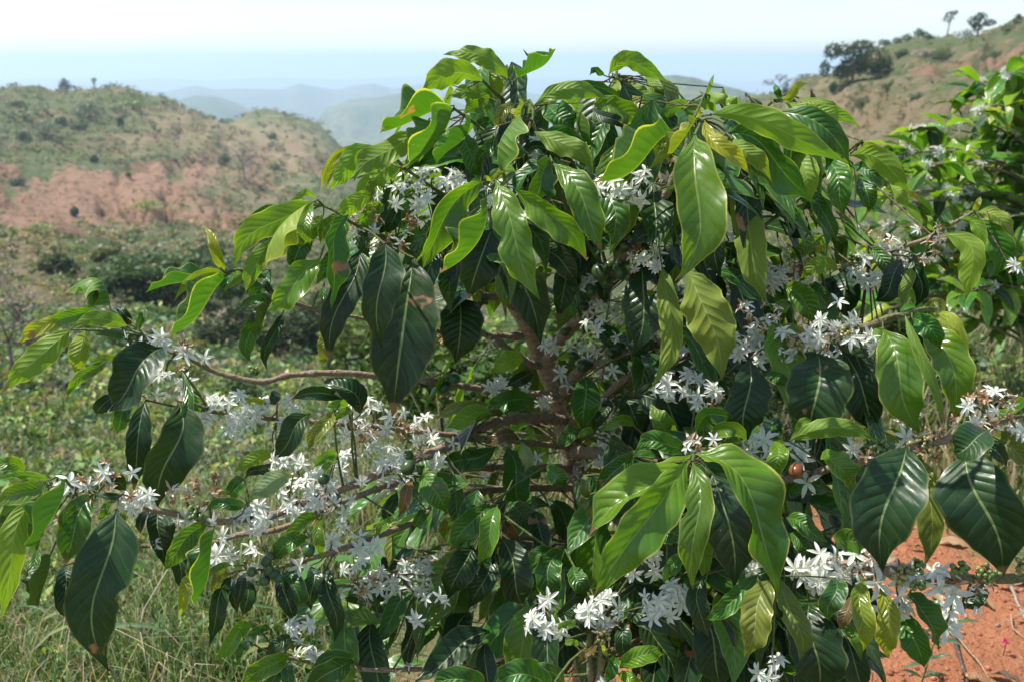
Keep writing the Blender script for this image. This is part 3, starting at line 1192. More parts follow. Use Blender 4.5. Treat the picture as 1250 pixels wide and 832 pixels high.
BRANCHES = """
t 17 9 a 702 880 2.0 712 640 2.0 696 565 1.98 682 500 1.97 662 445 1.96 642 398 1.94 622 368 1.92
t 10 6 a 622 368 1.92 640 300 1.85 648 240 1.78 640 180 1.72 632 125 1.68
b 5 3 a 682 482 1.95 640 480 1.92 600 477 1.87 540 467 1.8 450 457 1.7 400 455 1.66 350 459 1.62 318 466 1.6 270 456 1.58 235 440 1.56 195 422 1.54 172 405 1.54
b 7 3.5 a 690 512 1.95 640 510 1.88 600 517 1.8 540 546 1.66 480 571 1.56 420 596 1.48 350 621 1.42 328 629 1.4 270 636 1.36 210 627 1.33 175 617 1.32 130 604 1.3 60 588 1.28
b 4 3 a 692 545 1.95 650 540 1.9 600 535 1.82 540 530 1.72 480 523 1.66 430 518 1.6 350 512 1.56 300 508 1.54 250 500 1.52
b 5 3 a 696 572 1.96 610 570 1.85 540 575 1.72 480 590 1.6 420 611 1.5 340 645 1.44 290 652 1.42 250 664 1.4 160 666 1.38
b 5 3 a 700 595 1.97 610 597 1.85 560 606 1.76 500 638 1.66 450 658 1.56 400 675 1.48 340 692 1.42 300 700 1.42
b 4 2.5 a 705 640 1.97 610 665 1.8 530 684 1.7 470 705 1.62 410 716 1.58
b 4 2.5 a 708 780 1.95 680 787 1.8 640 793 1.7 597 802 1.62 550 813 1.57 440 816 1.5 340 800 1.45
b 5 4 a 662 447 1.96 643 441 1.92 600 412 1.86 570 400 1.85
b 5 4 a 642 411 1.95 600 409 1.9
b 6 5 a 630 378 1.93 610 363 1.88 588 364 1.84
b 8 5 a 664 448 1.96 680 420 1.9 705 391 1.82 745 340 1.68 775 300 1.58 800 262 1.5 815 235 1.45 835 190 1.4 848 160 1.38 855 147 1.36
b 6 4 a 682 490 1.96 700 457 1.92 740 441 1.84 770 430 1.78 800 422 1.7 850 382 1.6
b 6 4 a 690 520 1.96 735 488 1.88 760 465 1.83 795 443 1.75 830 431 1.65 865 430 1.55 940 428 1.46 985 410 1.42 1055 399 1.38 1085 388 1.37 1137 377 1.36
b 4 2.5 a 850 382 1.6 900 360 1.62 940 342 1.62 1020 326 1.6 1060 322 1.6 1100 302 1.6 1130 291 1.6 1190 258 1.6
b 9 6 a 696 552 1.98 725 553 1.9 760 560 1.8 820 590 1.65 900 660 1.45 970 682 1.35 1000 686 1.3 1060 693 1.27 1120 703 1.25 1200 706 1.24 1250 705 1.23 1300 698 1.22
b 6 4 a 800 575 1.68 880 592 1.5 960 585 1.38 1010 572 1.34 1060 560 1.32 1120 545 1.3 1160 535 1.28 1210 515 1.28 1275 500 1.28
b 5 4 a 706 900 1.95 722 850 1.45 719 800 1.36 722 765 1.34
b 5 4 a 712 905 1.93 728 850 1.44 733 800 1.35 736 755 1.34
s 3 2 g 640 300 1.82 640 220 1.66 641 170 1.62 628 110 1.64 627 96 1.64
s 2.6 2 g 612 300 1.84 604 250 1.5 601 220 1.34
s 3 2 g 632 195 1.6 638 165 1.6 643 128 1.6
s 2.6 2 g 622 320 1.86 570 260 1.6 527 228 1.48 494 206 1.45
s 2.6 2 g 640 190 1.68 600 166 1.6 555 133 1.55
s 2.4 2 g 632 140 1.68 616 123 1.63 588 97 1.6
s 2.8 2 g 600 330 1.86 500 300 1.6 440 278 1.5 410 258 1.48 385 246 1.48
s 2.6 2 a 560 410 1.85 480 395 1.65 395 380 1.55 365 371 1.52 333 361 1.5
s 2.2 2 g 395 380 1.55 335 362 1.5 303 330 1.5 274 333 1.5
s 2.6 2 g 835 190 1.4 845 150 1.4 860 115 1.42
s 2.6 2 g 850 382 1.6 885 260 1.5 930 138 1.38 955 121 1.36
s 2.6 2 g 900 300 1.52 985 235 1.48 1033 187 1.45 1052 172 1.45
s 2.6 2 g 745 340 1.68 690 250 1.5 674 198 1.42
s 2.6 2 g 815 235 1.46 775 150 1.55 752 92 1.62 753 78 1.62
s 2.4 2 g 745 340 1.68 700 200 1.55 655 160 1.5 651 130 1.52
s 3 2 g 820 590 1.62 840 572 1.4 845 556 1.25
s 3 2 g 900 660 1.42 935 690 1.3 950 706 1.26
s 3 2 g 610 665 1.8 604 640 1.6 600 614 1.54
s 2.6 2 g 440 816 1.5 432 806 1.44
s 3 2 g 680 787 1.8 750 805 1.4
"""
BERRIES = """
395 584 7
408 611 9
496 556 8
498 570 8
509 574 7
554 462 7
542 472 7
325 684 6
330 678 5
328 695 6
323 708 6
335 700 6
307 697 6
340 705 6
377 671 7
713 446 9
748 431 7
700 434 6
759 285 8
732 333 9
757 331 9
745 325 7
763 301 7
720 354 8
706 366 8
713 374 6
740 345 7
902 555 8 r
972 574 8.5 r
690 405 6
"""
BUDS = """
766 241 14 g
785 277 15 g
800 252 12 g
745 290 10 g
503 308 9 d
240 625 12 g
1072 545 12 g
1118 690 11 g
1098 700 13 c
1170 694 11 g
1206 698 14 g
1120 712 8 g
1122 540 13 c
168 662 8 c
1040 318 10 g
975 420 10 c
1035 405 10 c
930 425 9 g
310 452 6 g
322 668 7 c
700 490 5 g
735 775 10 c
590 370 8 d
1245 690 12 c
"""

ANCH = np.array([(50, 420, 1.55), (200, 430, 1.53), (120, 700, 1.27), (20, 660, 1.22), (330, 310, 1.5), (480, 380, 1.42), (480, 170, 1.5), (600, 80, 1.64), (620, 290, 1.38), (700, 140, 1.55), (780, 80, 1.64), (780, 190, 1.42),
                 (860, 220, 1.30), (960, 160, 1.32), (1050, 210, 1.45), (1190, 300, 1.6), (1000, 340, 1.6), (860, 400, 1.42), (1000, 470, 1.36), (1130, 450, 1.35), (1200, 620, 1.25), (1080, 620, 1.26), (850, 640, 1.24), (960, 750, 1.26),
                 (720, 660, 1.34), (640, 480, 1.86), (590, 420, 1.72), (620, 580, 1.72), (570, 660, 1.56), (480, 760, 1.5), (400, 560, 1.46), (250, 640, 1.36), (300, 780, 1.4), (640, 820, 1.3), (760, 800, 1.32), (720, 480, 1.74),
                 (780, 560, 1.46), (900, 540, 1.38), (350, 500, 1.52), (540, 540, 1.62), (740, 390, 1.66), (650, 400, 1.8)])


def depth_at(px, py):
    d2 = (ANCH[:, 0] - px) ** 2 + (ANCH[:, 1] - py) ** 2 + 200
    w = 1 / d2 ** 1.6
    return float((w * ANCH[:, 2]).sum() / w.sum())


# kind: linear base colour, translucency
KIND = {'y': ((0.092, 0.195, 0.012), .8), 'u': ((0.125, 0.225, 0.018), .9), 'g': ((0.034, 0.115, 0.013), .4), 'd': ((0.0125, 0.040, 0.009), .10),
        'o': ((0.115, 0.150, 0.022), .5), 'l': ((0.210, 0.250, 0.014), .8), 'b': ((0.130, 0.080, 0.030), .4), 'p': ((0.190, 0.230, 0.150), .4)}


def jitter(c, s=0.14):
    k = 1 + random.uniform(-s, s)
    return tuple(min(0.9, x * k * (1 + random.uniform(-s, s) * 0.6)) for x in c)


def leaf_geo(b, m, t, w, roll, fold, eye=EYE, nl=12, nw=4, wave=None, rnd=random, notch=None):
    """a coffee leaf: midrib through b, m, t, blade of width w, rolled about its midrib, folded along it, wavy at the margin"""
    ctrl = m * 2 - (b + t) * 0.5
    L = (m - b).length + (t - m).length
    hw = w * 0.5
    A = (wave if wave is not None else rnd.uniform(0.05, 0.13))
    fr = rnd.uniform(2.0, 3.6)
    ph = (rnd.uniform(0, 6.28), rnd.uniform(0, 6.28))
    tw = R(rnd.uniform(-14, 14))
    curl = rnd.uniform(-0.10, 0.14)
    wid = rnd.uniform(0.82, 1.02)
    bend = L * rnd.uniform(-0.05, 0.05)
    asym = rnd.uniform(-0.10, 0.10)
    up_side = (t - b).cross(eye - m)
    up_side = up_side.normalized() if up_side.length > 1e-9 else Vector((0, 0, 1))
    V, F, UV = [], [], []
    for i in range(nl + 1):
        s = i / nl
        p = b * (1 - s) ** 2 + ctrl * 2 * s * (1 - s) + t * s * s
        p = p + up_side * (bend * math.sin(2 * math.pi * s))
        T = ((ctrl - b) * (1 - s) + (t - ctrl) * s)
        T = T.normalized() if T.length > 1e-7 else (t - b).normalized()
        v = (eye - p).normalized()
        n0 = v - T * v.dot(T)
        if n0.length < 0.12:
            n0 = Vector((0, 0, 1)) - T * T.z
        n0.normalize()
        s0 = T.cross(n0)
        th = roll + tw * (s - 0.5)
        n = n0 * math.cos(th) + s0 * math.sin(th)
        sd = T.cross(n)
        q = math.sin(math.pi * s ** wid) ** 0.78 if 0 < s < 1 else 0.0
        if s > 0.78:
            q *= 1 - 0.62 * ((s - 0.78) / 0.22) ** 0.7
        if s < 0.12:
            q = max(q * (s / 0.12) ** 0.5, 0.045)
        q = max(q, 0.012)
        fo = fold * ((0.55 + 0.45 * math.sin(math.pi * min(1, s * 1.1))) if fold < 0.7 else (0.7 + 0.3 * math.sin(math.pi * s)))
        for k in range(-nw, nw + 1):
            u = k / nw
            a = abs(u)
            side = 0 if u < 0 else 1
            wv = A * hw * a * a * math.sin(2 * math.pi * fr * s + ph[side]) * min(1, 6 * s, 5 * (1 - s))
            wl = 1 + 0.05 * math.sin(2 * math.pi * fr * 1.7 * s + ph[1 - side])
            x = hw * q * u * math.cos(fo) * wl * (1 + asym * (1 if u > 0 else -1))
            z = hw * q * a * math.sin(fo) + wv + curl * hw * q * a * a + 0.035 * hw * math.sin(2 * math.pi * (5.2 * s - a) + ph[side]) * a * (1 - a) * 2.2
            if notch and notch[0] < s < notch[1] and u * notch[2] > 0:
                x *= 1 - notch[3] * math.sin(math.pi * (s - notch[0]) / (notch[1] - notch[0]))
            V.append(p + sd * x + n * z)
            UV.append((0.5 + 0.5 * u, s))
    W = 2 * nw + 1
    for i in range(nl):
        for k in range(W - 1):
            F.append((i * W + k, i * W + k + 1, (i + 1) * W + k + 1, (i + 1) * W + k))
    return V, F, UV, L


# branches first, so leaves and flowers can be joined to them
base = P(702, 700, 2.0)
base = Vector((base.x, base.y, float(tz(base.x, base.y))))
shrub = empty("coffee_shrub", base, label="big flowering coffee shrub with white blossom and glossy drooping leaves on red soil", cat="shrub", group="coffee shrubs")
BR = []          # (pixel x, y, depth, world point) along every branch
WOOD, GREENWOOD = (0.30, 0.215, 0.145, 0.0), (0.105, 0.135, 0.035, 1.0)
TRUNKC = (0.36, 0.245, 0.15, 0.0)
trunk_mb = MB()
for line in BRANCHES.strip().splitlines():
    f = line.split()
    typ, r0, r1, ck = f[0], float(f[1]), float(f[2]), f[3]
    q = [float(x) for x in f[4:]]
    pts = [P(q[i], q[i + 1], q[i + 2]) for i in range(0, len(q), 3)]
    if typ == 't' and r0 > 12:
        pts[0] = base + Vector((0, 0, -0.06))
        pts.insert(1, base.lerp(pts[1], 0.5) + Vector((0.012, 0, 0)))
    npt = len(pts)
    dep = [q[i + 2] for i in range(0, len(q), 3)]
    if len(dep) < npt:
        dep.insert(1, dep[0])
    rad = [(r0 + (r1 - r0) * i / (npt - 1)) * dep[i] / FPX * (0.80 if typ == 't' else 0.9) for i in range(npt)]
    pp, rr = catmull(pts, rad, 0.012)
    L = 0.0
    cols, rad2 = [], []
    gn = random.uniform(0.045, 0.06)
    for i, p in enumerate(pp):
        if i:
            L += (p - pp[i - 1]).length
        t = i / (len(pp) - 1)
        node = math.exp(-(((L % gn) - gn / 2) / 0.0055) ** 2)
        rad2.append(rr[i] * (1 + (0.42 if typ != 't' else 0.12) * node * (1 if typ != 's' else 0.5) + random.uniform(-.02, .02)))
        jit = (mnoise.noise(p * 26) * 0.0024, mnoise.noise(p * 26 + Vector((9, 0, 0))) * 0.0016, mnoise.noise(p * 26 + Vector((0, 7, 0))) * 0.0016)
        pp[i] = p + Vector(jit)
        if ck == 'g':
            k = max(0.0, min(1.0, (t - 0.0) / 0.35))
        else:
            k = max(0.0, min(1.0, (t - 0.82) / 0.18)) if typ == 'b' else 0.0
        a = TRUNKC if typ == 't' else WOOD
        cols.append(tuple(a[j] * (1 - k) + GREENWOOD[j] * k for j in range(4)))
    for i in range(0, len(pp), 2):
        x, y = project(np.array(pp[i].x), np.array(pp[i].y), np.array(pp[i].z))
        BR.append((float(x), float(y), (pp[i] - EYE).dot(FWD), pp[i]))
    if typ == 't':
        tube(trunk_mb, pp, rad2, 10, cols)
    else:
        mb = MB()
        tube(mb, pp, rad2, 7, cols)
        mb.build("branch", M_BARK, shrub)
trunk_mb.build("trunk", M_BARK, shrub)
BRP = np.array([tuple(b[3]) for b in BR])
BRXY = np.array([(b[0], b[1], b[2]) for b in BR])


def nearest_branch(p):
    d = np.linalg.norm(BRP - np.array(p), axis=1)
    k = int(np.argmin(d))
    return BR[k][3], float(d[k])


twig_mb = MB()


def twig(a, b, r=0.0014, col=GREENWOOD):
    sag = (a + b) * 0.5 + Vector((random.uniform(-.006, .006), random.uniform(-.006, .006), random.uniform(-.004, .008)))
    pp, rr = catmull([a, sag, b], [r * 1.3, r, r], 0.02)
    tube(twig_mb, pp, rr, 4, col, cap=False)


leaf_recs = []       # (pixel area, mesh builder, origin)
for ln, line in enumerate(LEAVES.strip().splitlines()):
    f = line.split()
    bx, by, mx, my, tx_, ty_, w = [float(x) for x in f[:7]]
    k = f[7]
    dz = roll = fold = notch = hole = None
    for tok in f[8:]:
        if tok[0] == 'r':
            roll = float(tok[1:])
        elif tok[0] == 'n':
            notch = tuple(float(z) for z in tok[1:].split('/'))
        elif tok[0] == 'h':
            hole = tuple(float(z) for z in tok[1:].split('/'))
        elif tok[0] == 'f':
            fold = float(tok[1:])
        else:
            dz = float(tok)
    rnd = random.Random(1000 + ln)
    if roll is None:
        roll = rnd.uniform(-18, 18) + (180 if k == 'u' else 0)
    if fold is not None and fold >= 38:            # rolled so far that the underside of one half shows
        sg = 1 if roll > 0 else -1
        roll, fold = sg * 72, 54
        dl = max(1e-6, math.hypot(tx_ - bx, ty_ - by))
        mx += sg * (ty_ - by) / dl * w * 0.42
        my -= sg * (tx_ - bx) / dl * w * 0.42
    if fold is None:
        fold = rnd.uniform(8, 16) if k == 'u' else rnd.uniform(12, 26)
    d = depth_at(mx, my) + (dz or 0) / 100
    Lpx = math.hypot(mx - bx, my - by) + math.hypot(tx_ - mx, ty_ - my)
    th, fo = R(roll), R(fold)
    a1, a2 = math.cos(th - fo), -math.cos(th + fo)
    if a1 * a2 < 0:
        ext = abs(a1) + abs(a2)
    else:
        ext = max(abs(a1), abs(a2))
    wr = min(w * 2 / max(ext, 0.7), 0.62 * Lpx + 12) if ext < 1.2 else w * 1.84 / ext
    # the tip swings towards the camera or away by a share of the leaf's length
    swing = Lpx / FPX * d * rnd.uniform(-0.10, 0.28)
    b = P(bx, by, d + 0.02 + 0.35 * max(0, swing))
    m = P(mx, my, d - 0.012)
    t = P(tx_, ty_, d - 0.2 * swing + 0.01)
    big = Lpx > 70
    V_, F_, UV_, L_ = leaf_geo(b, m, t, wr * d / FPX, th, fo, nl=26 if big else 14, nw=5 if big else 3, rnd=rnd, notch=notch,
                               wave=rnd.uniform(0.10, 0.30) if k != 'd' else rnd.uniform(0.04, 0.13))
    if hole:                                       # eaten right through
        F_ = [q for q in F_ if math.hypot((sum(UV_[i][0] for i in q) / 4 * 2 - 1 - hole[1]) / hole[3], (sum(UV_[i][1] for i in q) / 4 - hole[0]) / hole[2]) > 1]
    base_c, tr = KIND[k]
    if fold > 50 and k == 'y':
        base_c, tr = (0.046, 0.135, 0.012), .95
    rs_ = random.getstate()
    random.seed(5000 + ln)
    c = jitter(base_c)
    random.setstate(rs_)
    leaf_recs.append([Lpx * w, (V_, F_, UV_, c + (tr,)), b])
    nb, dist = nearest_branch(b)
    if 0.006 < dist < 0.35:
        twig(nb, b, 0.0013 if dist < 0.1 else 0.0019, GREENWOOD if k != 'd' else (0.10, 0.10, 0.035, .7))

# inner foliage, deeper in the bush
HULL = [(430, 235), (470, 160), (560, 115), (640, 130), (720, 105), (830, 125), (900, 140), (1010, 180), (1050, 240), (1040, 420), (1110, 480), (1110, 560), (1040, 640), (1060, 740), (1040, 845), (390, 845), (400, 760), (380, 690), (430, 620), (520, 560), (520, 470), (440, 420), (430, 330)]


def inside(x, y, poly):
    c = False
    j = len(poly) - 1
    for i in range(len(poly)):
        xi, yi = poly[i]
        xj, yj = poly[j]
        if (yi > y) != (yj > y) and x < (xj - xi) * (y - yi) / (yj - yi) + xi:
            c = not c
        j = i
    return c


random.seed(21)
nf = 0
while nf < 760:
    x, y = random.uniform(380, 1120), random.uniform(105, 845)
    if 480 < x < 720 and 370 < y < 470 and random.random() < 0.75:
        continue
    if nf > 640:
        x, y = random.uniform(790, 1060), random.uniform(580, 845)
    elif nf > 560:
        x, y = random.uniform(430, 1000), random.uniform(120, 330)
    if not inside(x, y, HULL):
        continue
    if y < 260 and random.random() < 0.3:
        continue
    d0 = depth_at(x, y)
    d = d0 + random.uniform(0.06, 0.7) ** 1.15 * (1 if y > 300 else 0.6)
    if abs(x - 680) < 60 and 370 < y < 620:
        d = max(d, 2.03 + random.uniform(0, .3))
    p = P(x, y, d)
    if p.z < 0.08:
        continue
    top_guard = y < 200
    L = random.uniform(0.09, 0.19)
    out = Vector((p.x - base.x, p.y - base.y, 0))
    an = math.atan2(out.y, out.x) + random.uniform(-1.1, 1.1)
    el = R(random.uniform(-80, 5)) if not top_guard else R(random.uniform(-85, -45))
    dv = Vector((math.cos(an) * math.cos(el), math.sin(an) * math.cos(el), math.sin(el)))
    b, t = p - dv * L * 0.5, p + dv * L * 0.5
    m = p + Vector((0, 0, L * random.uniform(0.02, 0.16)))
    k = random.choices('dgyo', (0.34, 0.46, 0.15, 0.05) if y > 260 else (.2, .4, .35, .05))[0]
    rnd = random.Random(nf + 77)
    # upper side looks up and outwards: measured about the midrib from the sight line
    T = (t - b).normalized()
    vv = (EYE - p).normalized()
    n0 = (vv - T * vv.dot(T)).normalized()
    s0 = T.cross(n0)
    want = (Vector((0, 0, 1.0)) + out.normalized() * 0.6)
    want = want - T * want.dot(T)
    roll = math.atan2(want.dot(s0), want.dot(n0)) + rnd.uniform(-.4, .4)
    V_, F_, UV_, L_ = leaf_geo(b, m, t, L * random.uniform(0.30, 0.40), roll, R(random.uniform(8, 24)), nl=10, nw=3, rnd=rnd, wave=rnd.uniform(.06, .2))
    base_c, tr = KIND[k]
    leaf_recs.append([min(L * 0.4 * L * (FPX / d) ** 2 * 0.25, 900), (V_, F_, UV_, jitter(base_c) + (tr,)), b])
    nb, dist = nearest_branch(b)
    if dist < 0.5:
        twig(nb, b, 0.0015, (0.13, 0.10, 0.05, .4))
    nf += 1

leaf_recs.sort(key=lambda r: -r[0])
rest = MB()
for i, (area, (V_, F_, UV_, c), b) in enumerate(leaf_recs):
    if i < 300:
        mb = MB()
        mb.add(V_, F_, UV_, c)
        mb.build("leaf", M_LEAF, shrub, origin=b)
    else:
        rest.add(V_, F_, UV_, c)
rest.build("inner_foliage", M_LEAF, shrub, kind="stuff")

# flowers: white stars of five to seven petals on a short tube
def flower_geo(kind, seed):
    r = random.Random(seed)
    mb = MB()
    n = r.choice((5, 5, 5, 6, 6, 7))
    fade = kind == 'f'
    for k in range(n):
        an = 2 * math.pi * k / n + r.uniform(-.18, .18)
        dx = Vector((math.cos(an), math.sin(an), 0))
        sd = Vector((-math.sin(an), math.cos(an), 0))
        Lp = r.uniform(0.85, 1.1) * (0.75 if fade else 1)
        lift = r.uniform(-0.25, 0.5) if not fade else r.uniform(0.2, 1.3)
        rec = r.uniform(-0.7, -0.05)
        wv = [0.05, 0.15, 0.175, 0.135, 0.03]
        V, C = [], []
        if fade:
            q = r.random()
            c0 = (0.80, 0.74, 0.66) if q < 0.55 else (0.58, 0.38, 0.23) if q < 0.8 else (0.32, 0.16, 0.07)
        else:
            k0 = r.uniform(.90, 1.0)
            c0 = (0.83 * k0, 0.82 * k0, 0.77 * k0)
        twl = r.uniform(-.5, .5)
        for i in range(5):
            s = i / 4
            p = dx * (0.06 + s * Lp) + Vector((0, 0, lift * s + rec * s * s + (r.uniform(-.15, .15) if fade else 0)))
            wd = sd * math.cos(twl * s) + Vector((0, 0, math.sin(twl * s)))
            wk = wv[i] * (0.8 if fade else 1)
            up = Vector((0, 0, 0.07 * math.sin(math.pi * s)))
            V += [p - wd * wk + up, p - up * 0.4, p + wd * wk + up]
            tip = c0 if fade else tuple(c0[j] * ((1 - .22 * (1 - s) ** 2) if j != 1 else (1 - .10 * (1 - s) ** 2)) for j in range(3))
            C += [(tip[0], tip[1], tip[2], 1)] * 3
        F = []
        for i in range(4):
            for j in range(2):
                F.append((i * 3 + j, i * 3 + j + 1, (i + 1) * 3 + j + 1, (i + 1) * 3 + j))
        mb.add(V, F, None, C)
    tube(mb, [Vector((0, 0, -0.75)), Vector((0.02, 0, -0.35)), Vector((0, 0, 0.02))], [0.055, 0.06, 0.10], 5, (0.74, 0.76, 0.62, 1))
    for k in range(n):
        an = 2 * math.pi * (k + .5) / n + r.uniform(-.2, .2)
        a = Vector((math.cos(an) * .05, math.sin(an) * .05, 0.02))
        e = Vector((math.cos(an) * .3, math.sin(an) * .3, r.uniform(.25, .5)))
        tube(mb, [a, a.lerp(e, .55), e], [0.012, 0.012, 0.028], 3, (0.80, 0.74, 0.58, 1) if not fade else (0.35, 0.18, 0.08, 1), cap=False)
    return mb


FM = {'w': [flower_geo('w', 100 + i) for i in range(7)], 'f': [flower_geo('f', 200 + i) for i in range(6)]}
FMESH = {k: [m.mesh("blossom") for m in v] for k, v in FM.items()}
random.seed(33)
fl = []
for line in FLOWERS.strip().splitlines():
    f = line.split()
    fl.append((float(f[0]), float(f[1]), float(f[2]), int(f[3]) if int(f[3]) < 4 else int(int(f[3]) * 1.12), f[4]))
for (x0, y0, x1, y1, n) in [(380, 510, 560, 640, 8), (230, 590, 420, 650, 6), (400, 660, 540, 740, 5), (700, 340, 900, 480, 14), (880, 320, 960, 440, 8), (680, 620, 830, 760, 9), (560, 420, 760, 600, 9), (1000, 380, 1060, 430, 2), (985, 680, 1110, 715, 4), (1130, 690, 1190, 720, 2), (60, 580, 200, 640, 3), (180, 400, 240, 470, 2)]:
    for i in range(n):
        x, y = random.uniform(x0, x1), random.uniform(y0, y1)
        q = min(BR, key=lambda b: (b[0] - x) ** 2 + (b[1] - y) ** 2)
        fl.append((q[0] + random.uniform(-8, 8), q[1] + random.uniform(-8, 8), random.uniform(10, 17), random.randint(2, 5), 'w' if random.random() < .6 else 'f'))
fl.sort(key=lambda q: -(q[2] / max(1, q[3] ** 0.5)))


def surface_depth(x, y):
    """depth for something sitting on the wood near a photo pixel"""
    dd = np.hypot(BRXY[:, 0] - x, BRXY[:, 1] - y)
    k = int(np.argmin(dd))
    return float(BRXY[k, 2]) - 0.012 if dd[k] < 26 else depth_at(x, y) - 0.01


NFL = 0
rest = MB()
jobs = []
for (x, y, r, n, k) in fl:
    d = surface_depth(x, y)
    c = P(x, y, d)
    rw = r * d / FPX
    for i in range(n):
        if n == 1:
            off = Vector((0, 0, 0))
        else:
            an, q = random.uniform(0, 6.28), math.sqrt(random.uniform(0.05, 1))
            off = (RGT * math.cos(an) * q * 1.6 + UPV * math.sin(an) * q * 0.95) * rw * 1.1 - FWD * rw * 0.5 * math.sqrt(max(0, 1 - q * q)) + FWD * random.uniform(-.004, .006)
        nrm = (off.normalized() * 0.9 if off.length > 1e-6 else Vector((0, 0, 0))) + Vector((0, 0, 0.35)) - FWD * (0.75 if n > 2 else 1.1)
        nrm += Vector((random.uniform(-.5, .5), random.uniform(-.5, .5), random.uniform(-.5, .5)))
        size = random.uniform(0.0110, 0.0162) * (1.25 if n <= 2 else 1) * (1.3 if x > 960 and y > 640 else 1) * (0.85 if k != 'w' else 1)
        kk = 'w' if k == 'w' or (k == 'f' and random.random() < 0.3) else 'f'
        jobs.append((c, c + off, nrm.normalized(), size, kk, x, y, r, n))
shown = {}
order = sorted(range(len(jobs)), key=lambda i: (jobs[i][8] > 6, random.random()))
single = set(order[:300])
clusters = {}
for i, (c, p, nrm, size, kk, x, y, r, n) in enumerate(jobs):
    rot = nrm.to_track_quat('Z', 'Y').to_matrix().to_4x4() @ Matrix.Rotation(random.uniform(0, 6.28), 4, 'Z')
    mtx = Matrix.Translation(p) @ rot @ Matrix.Scale(size, 4)
    j = random.randrange(len(FMESH[kk]))
    if i in single:
        key = (x, y)
        if key not in clusters:
            e = bpy.data.objects.new("flower_cluster", None)
            e.empty_display_size = 0.02
            e.location = c
            COL.objects.link(e)
            e.parent = shrub
            e.matrix_parent_inverse = Matrix.Translation(base).inverted()
            clusters[key] = e
        o = bpy.data.objects.new("blossom", FMESH[kk][j])
        if not o.data.materials:
            o.data.materials.append(M_PETAL)
        COL.objects.link(o)
        o.parent = clusters[key]
        o.matrix_local = Matrix.Translation(-c) @ mtx
        if kk == 'f':
            o["label"] = "withered brownish blossom"
    else:
        src = FM[kk][j]
        rest.add([mtx @ Vector(v) for v in src.v], src.f, None, list(src.c))
rest.build("massed_blossoms", M_PETAL, shrub, smooth=False, kind="stuff")
for (x, y, r, n, k) in fl:                    # stalks tie loose clusters to the wood
    d = surface_depth(x, y)
    c = P(x, y, d)
    nb, dist = nearest_branch(c)
    if 0.012 < dist < 0.3:
        twig(nb, c, 0.0016, (0.12, 0.13, 0.05, .6))


def ball(mb, c, r, ax, col, st=1.15, nu=8, nv=6):
    """a small berry: longer along ax, with a dimpled eye at the end"""
    q = ax.to_track_quat('Z', 'Y').to_matrix()
    V, F = [], []
    for i in range(nv + 1):
        a = math.pi * i / nv
        rr, zz = math.sin(a), math.cos(a) * st
        if i == 0:
            zz *= 0.93
        for k in range(nu):
            b = 2 * math.pi * k / nu
            V.append(c + q @ Vector((max(rr, .06) * math.cos(b), max(rr, .06) * math.sin(b), zz)) * r)
    for i in range(nv):
        for k in range(nu):
            k2 = (k + 1) % nu
            F.append((i * nu + k, (i + 1) * nu + k, (i + 1) * nu + k2, i * nu + k2))
    F.append(tuple(range(nu)))
    F.append(tuple(nv * nu + k for k in range(nu - 1, -1, -1)))
    mb.add(V, F, None, col)


for line in BERRIES.strip().splitlines():
    f = line.split()
    x, y, r = float(f[0]), float(f[1]), float(f[2])
    d = surface_depth(x, y) - 0.028
    c = P(x, y, d)
    red = len(f) > 3
    col = (0.20, 0.055, 0.02, 1) if red else (0.030 * random.uniform(.7, 1.5), 0.075 * random.uniform(.7, 1.4), 0.022, 1)
    mb = MB()
    ball(mb, c, r * d / FPX * 1.08, Vector((random.uniform(-.6, .6), -0.5, random.uniform(-.9, .3))).normalized(), col, 1.2, 10, 8)
    o = mb.build("berry", M_BERRY, shrub, origin=c)
    if red:
        o["label"] = "ripening reddish berry"
    nb, dist = nearest_branch(c)
    if 0.004 < dist < 0.2:
        twig(nb, c, 0.0016, (0.12, 0.12, 0.05, .6))
for line in BUDS.strip().splitlines():
    f = line.split()
    x, y, r = float(f[0]), float(f[1]), float(f[2])
    d = surface_depth(x, y) - 0.008
    c = P(x, y, d)
    mb = MB()
    for i in range(int(5 + r)):
        an, q = random.uniform(0, 6.28), math.sqrt(random.random())
        off = (RGT * math.cos(an) * q + UPV * math.sin(an) * q * 0.85 - FWD * 0.6 * math.sqrt(max(0, 1 - q * q))) * r * d / FPX
        g_ = random.uniform(.7, 1.3)
        col = {'g': (0.11 * g_, 0.17 * g_, 0.04), 'd': (0.05 * g_, 0.08 * g_, 0.03), 'c': (0.24 * g_, 0.22 * g_, 0.07)}[f[3]]
        ball(mb, c + off, random.uniform(0.0022, 0.0038), off.normalized(), col + (1,), 1.2, 6, 4)
        twig(c, c + off * 0.9, 0.0009, (0.14, 0.14, 0.05, .6))
    mb.build("bud_cluster", M_BERRY, shrub, origin=c)
twig_mb.build("twigs", M_BARK, shrub, kind="stuff")

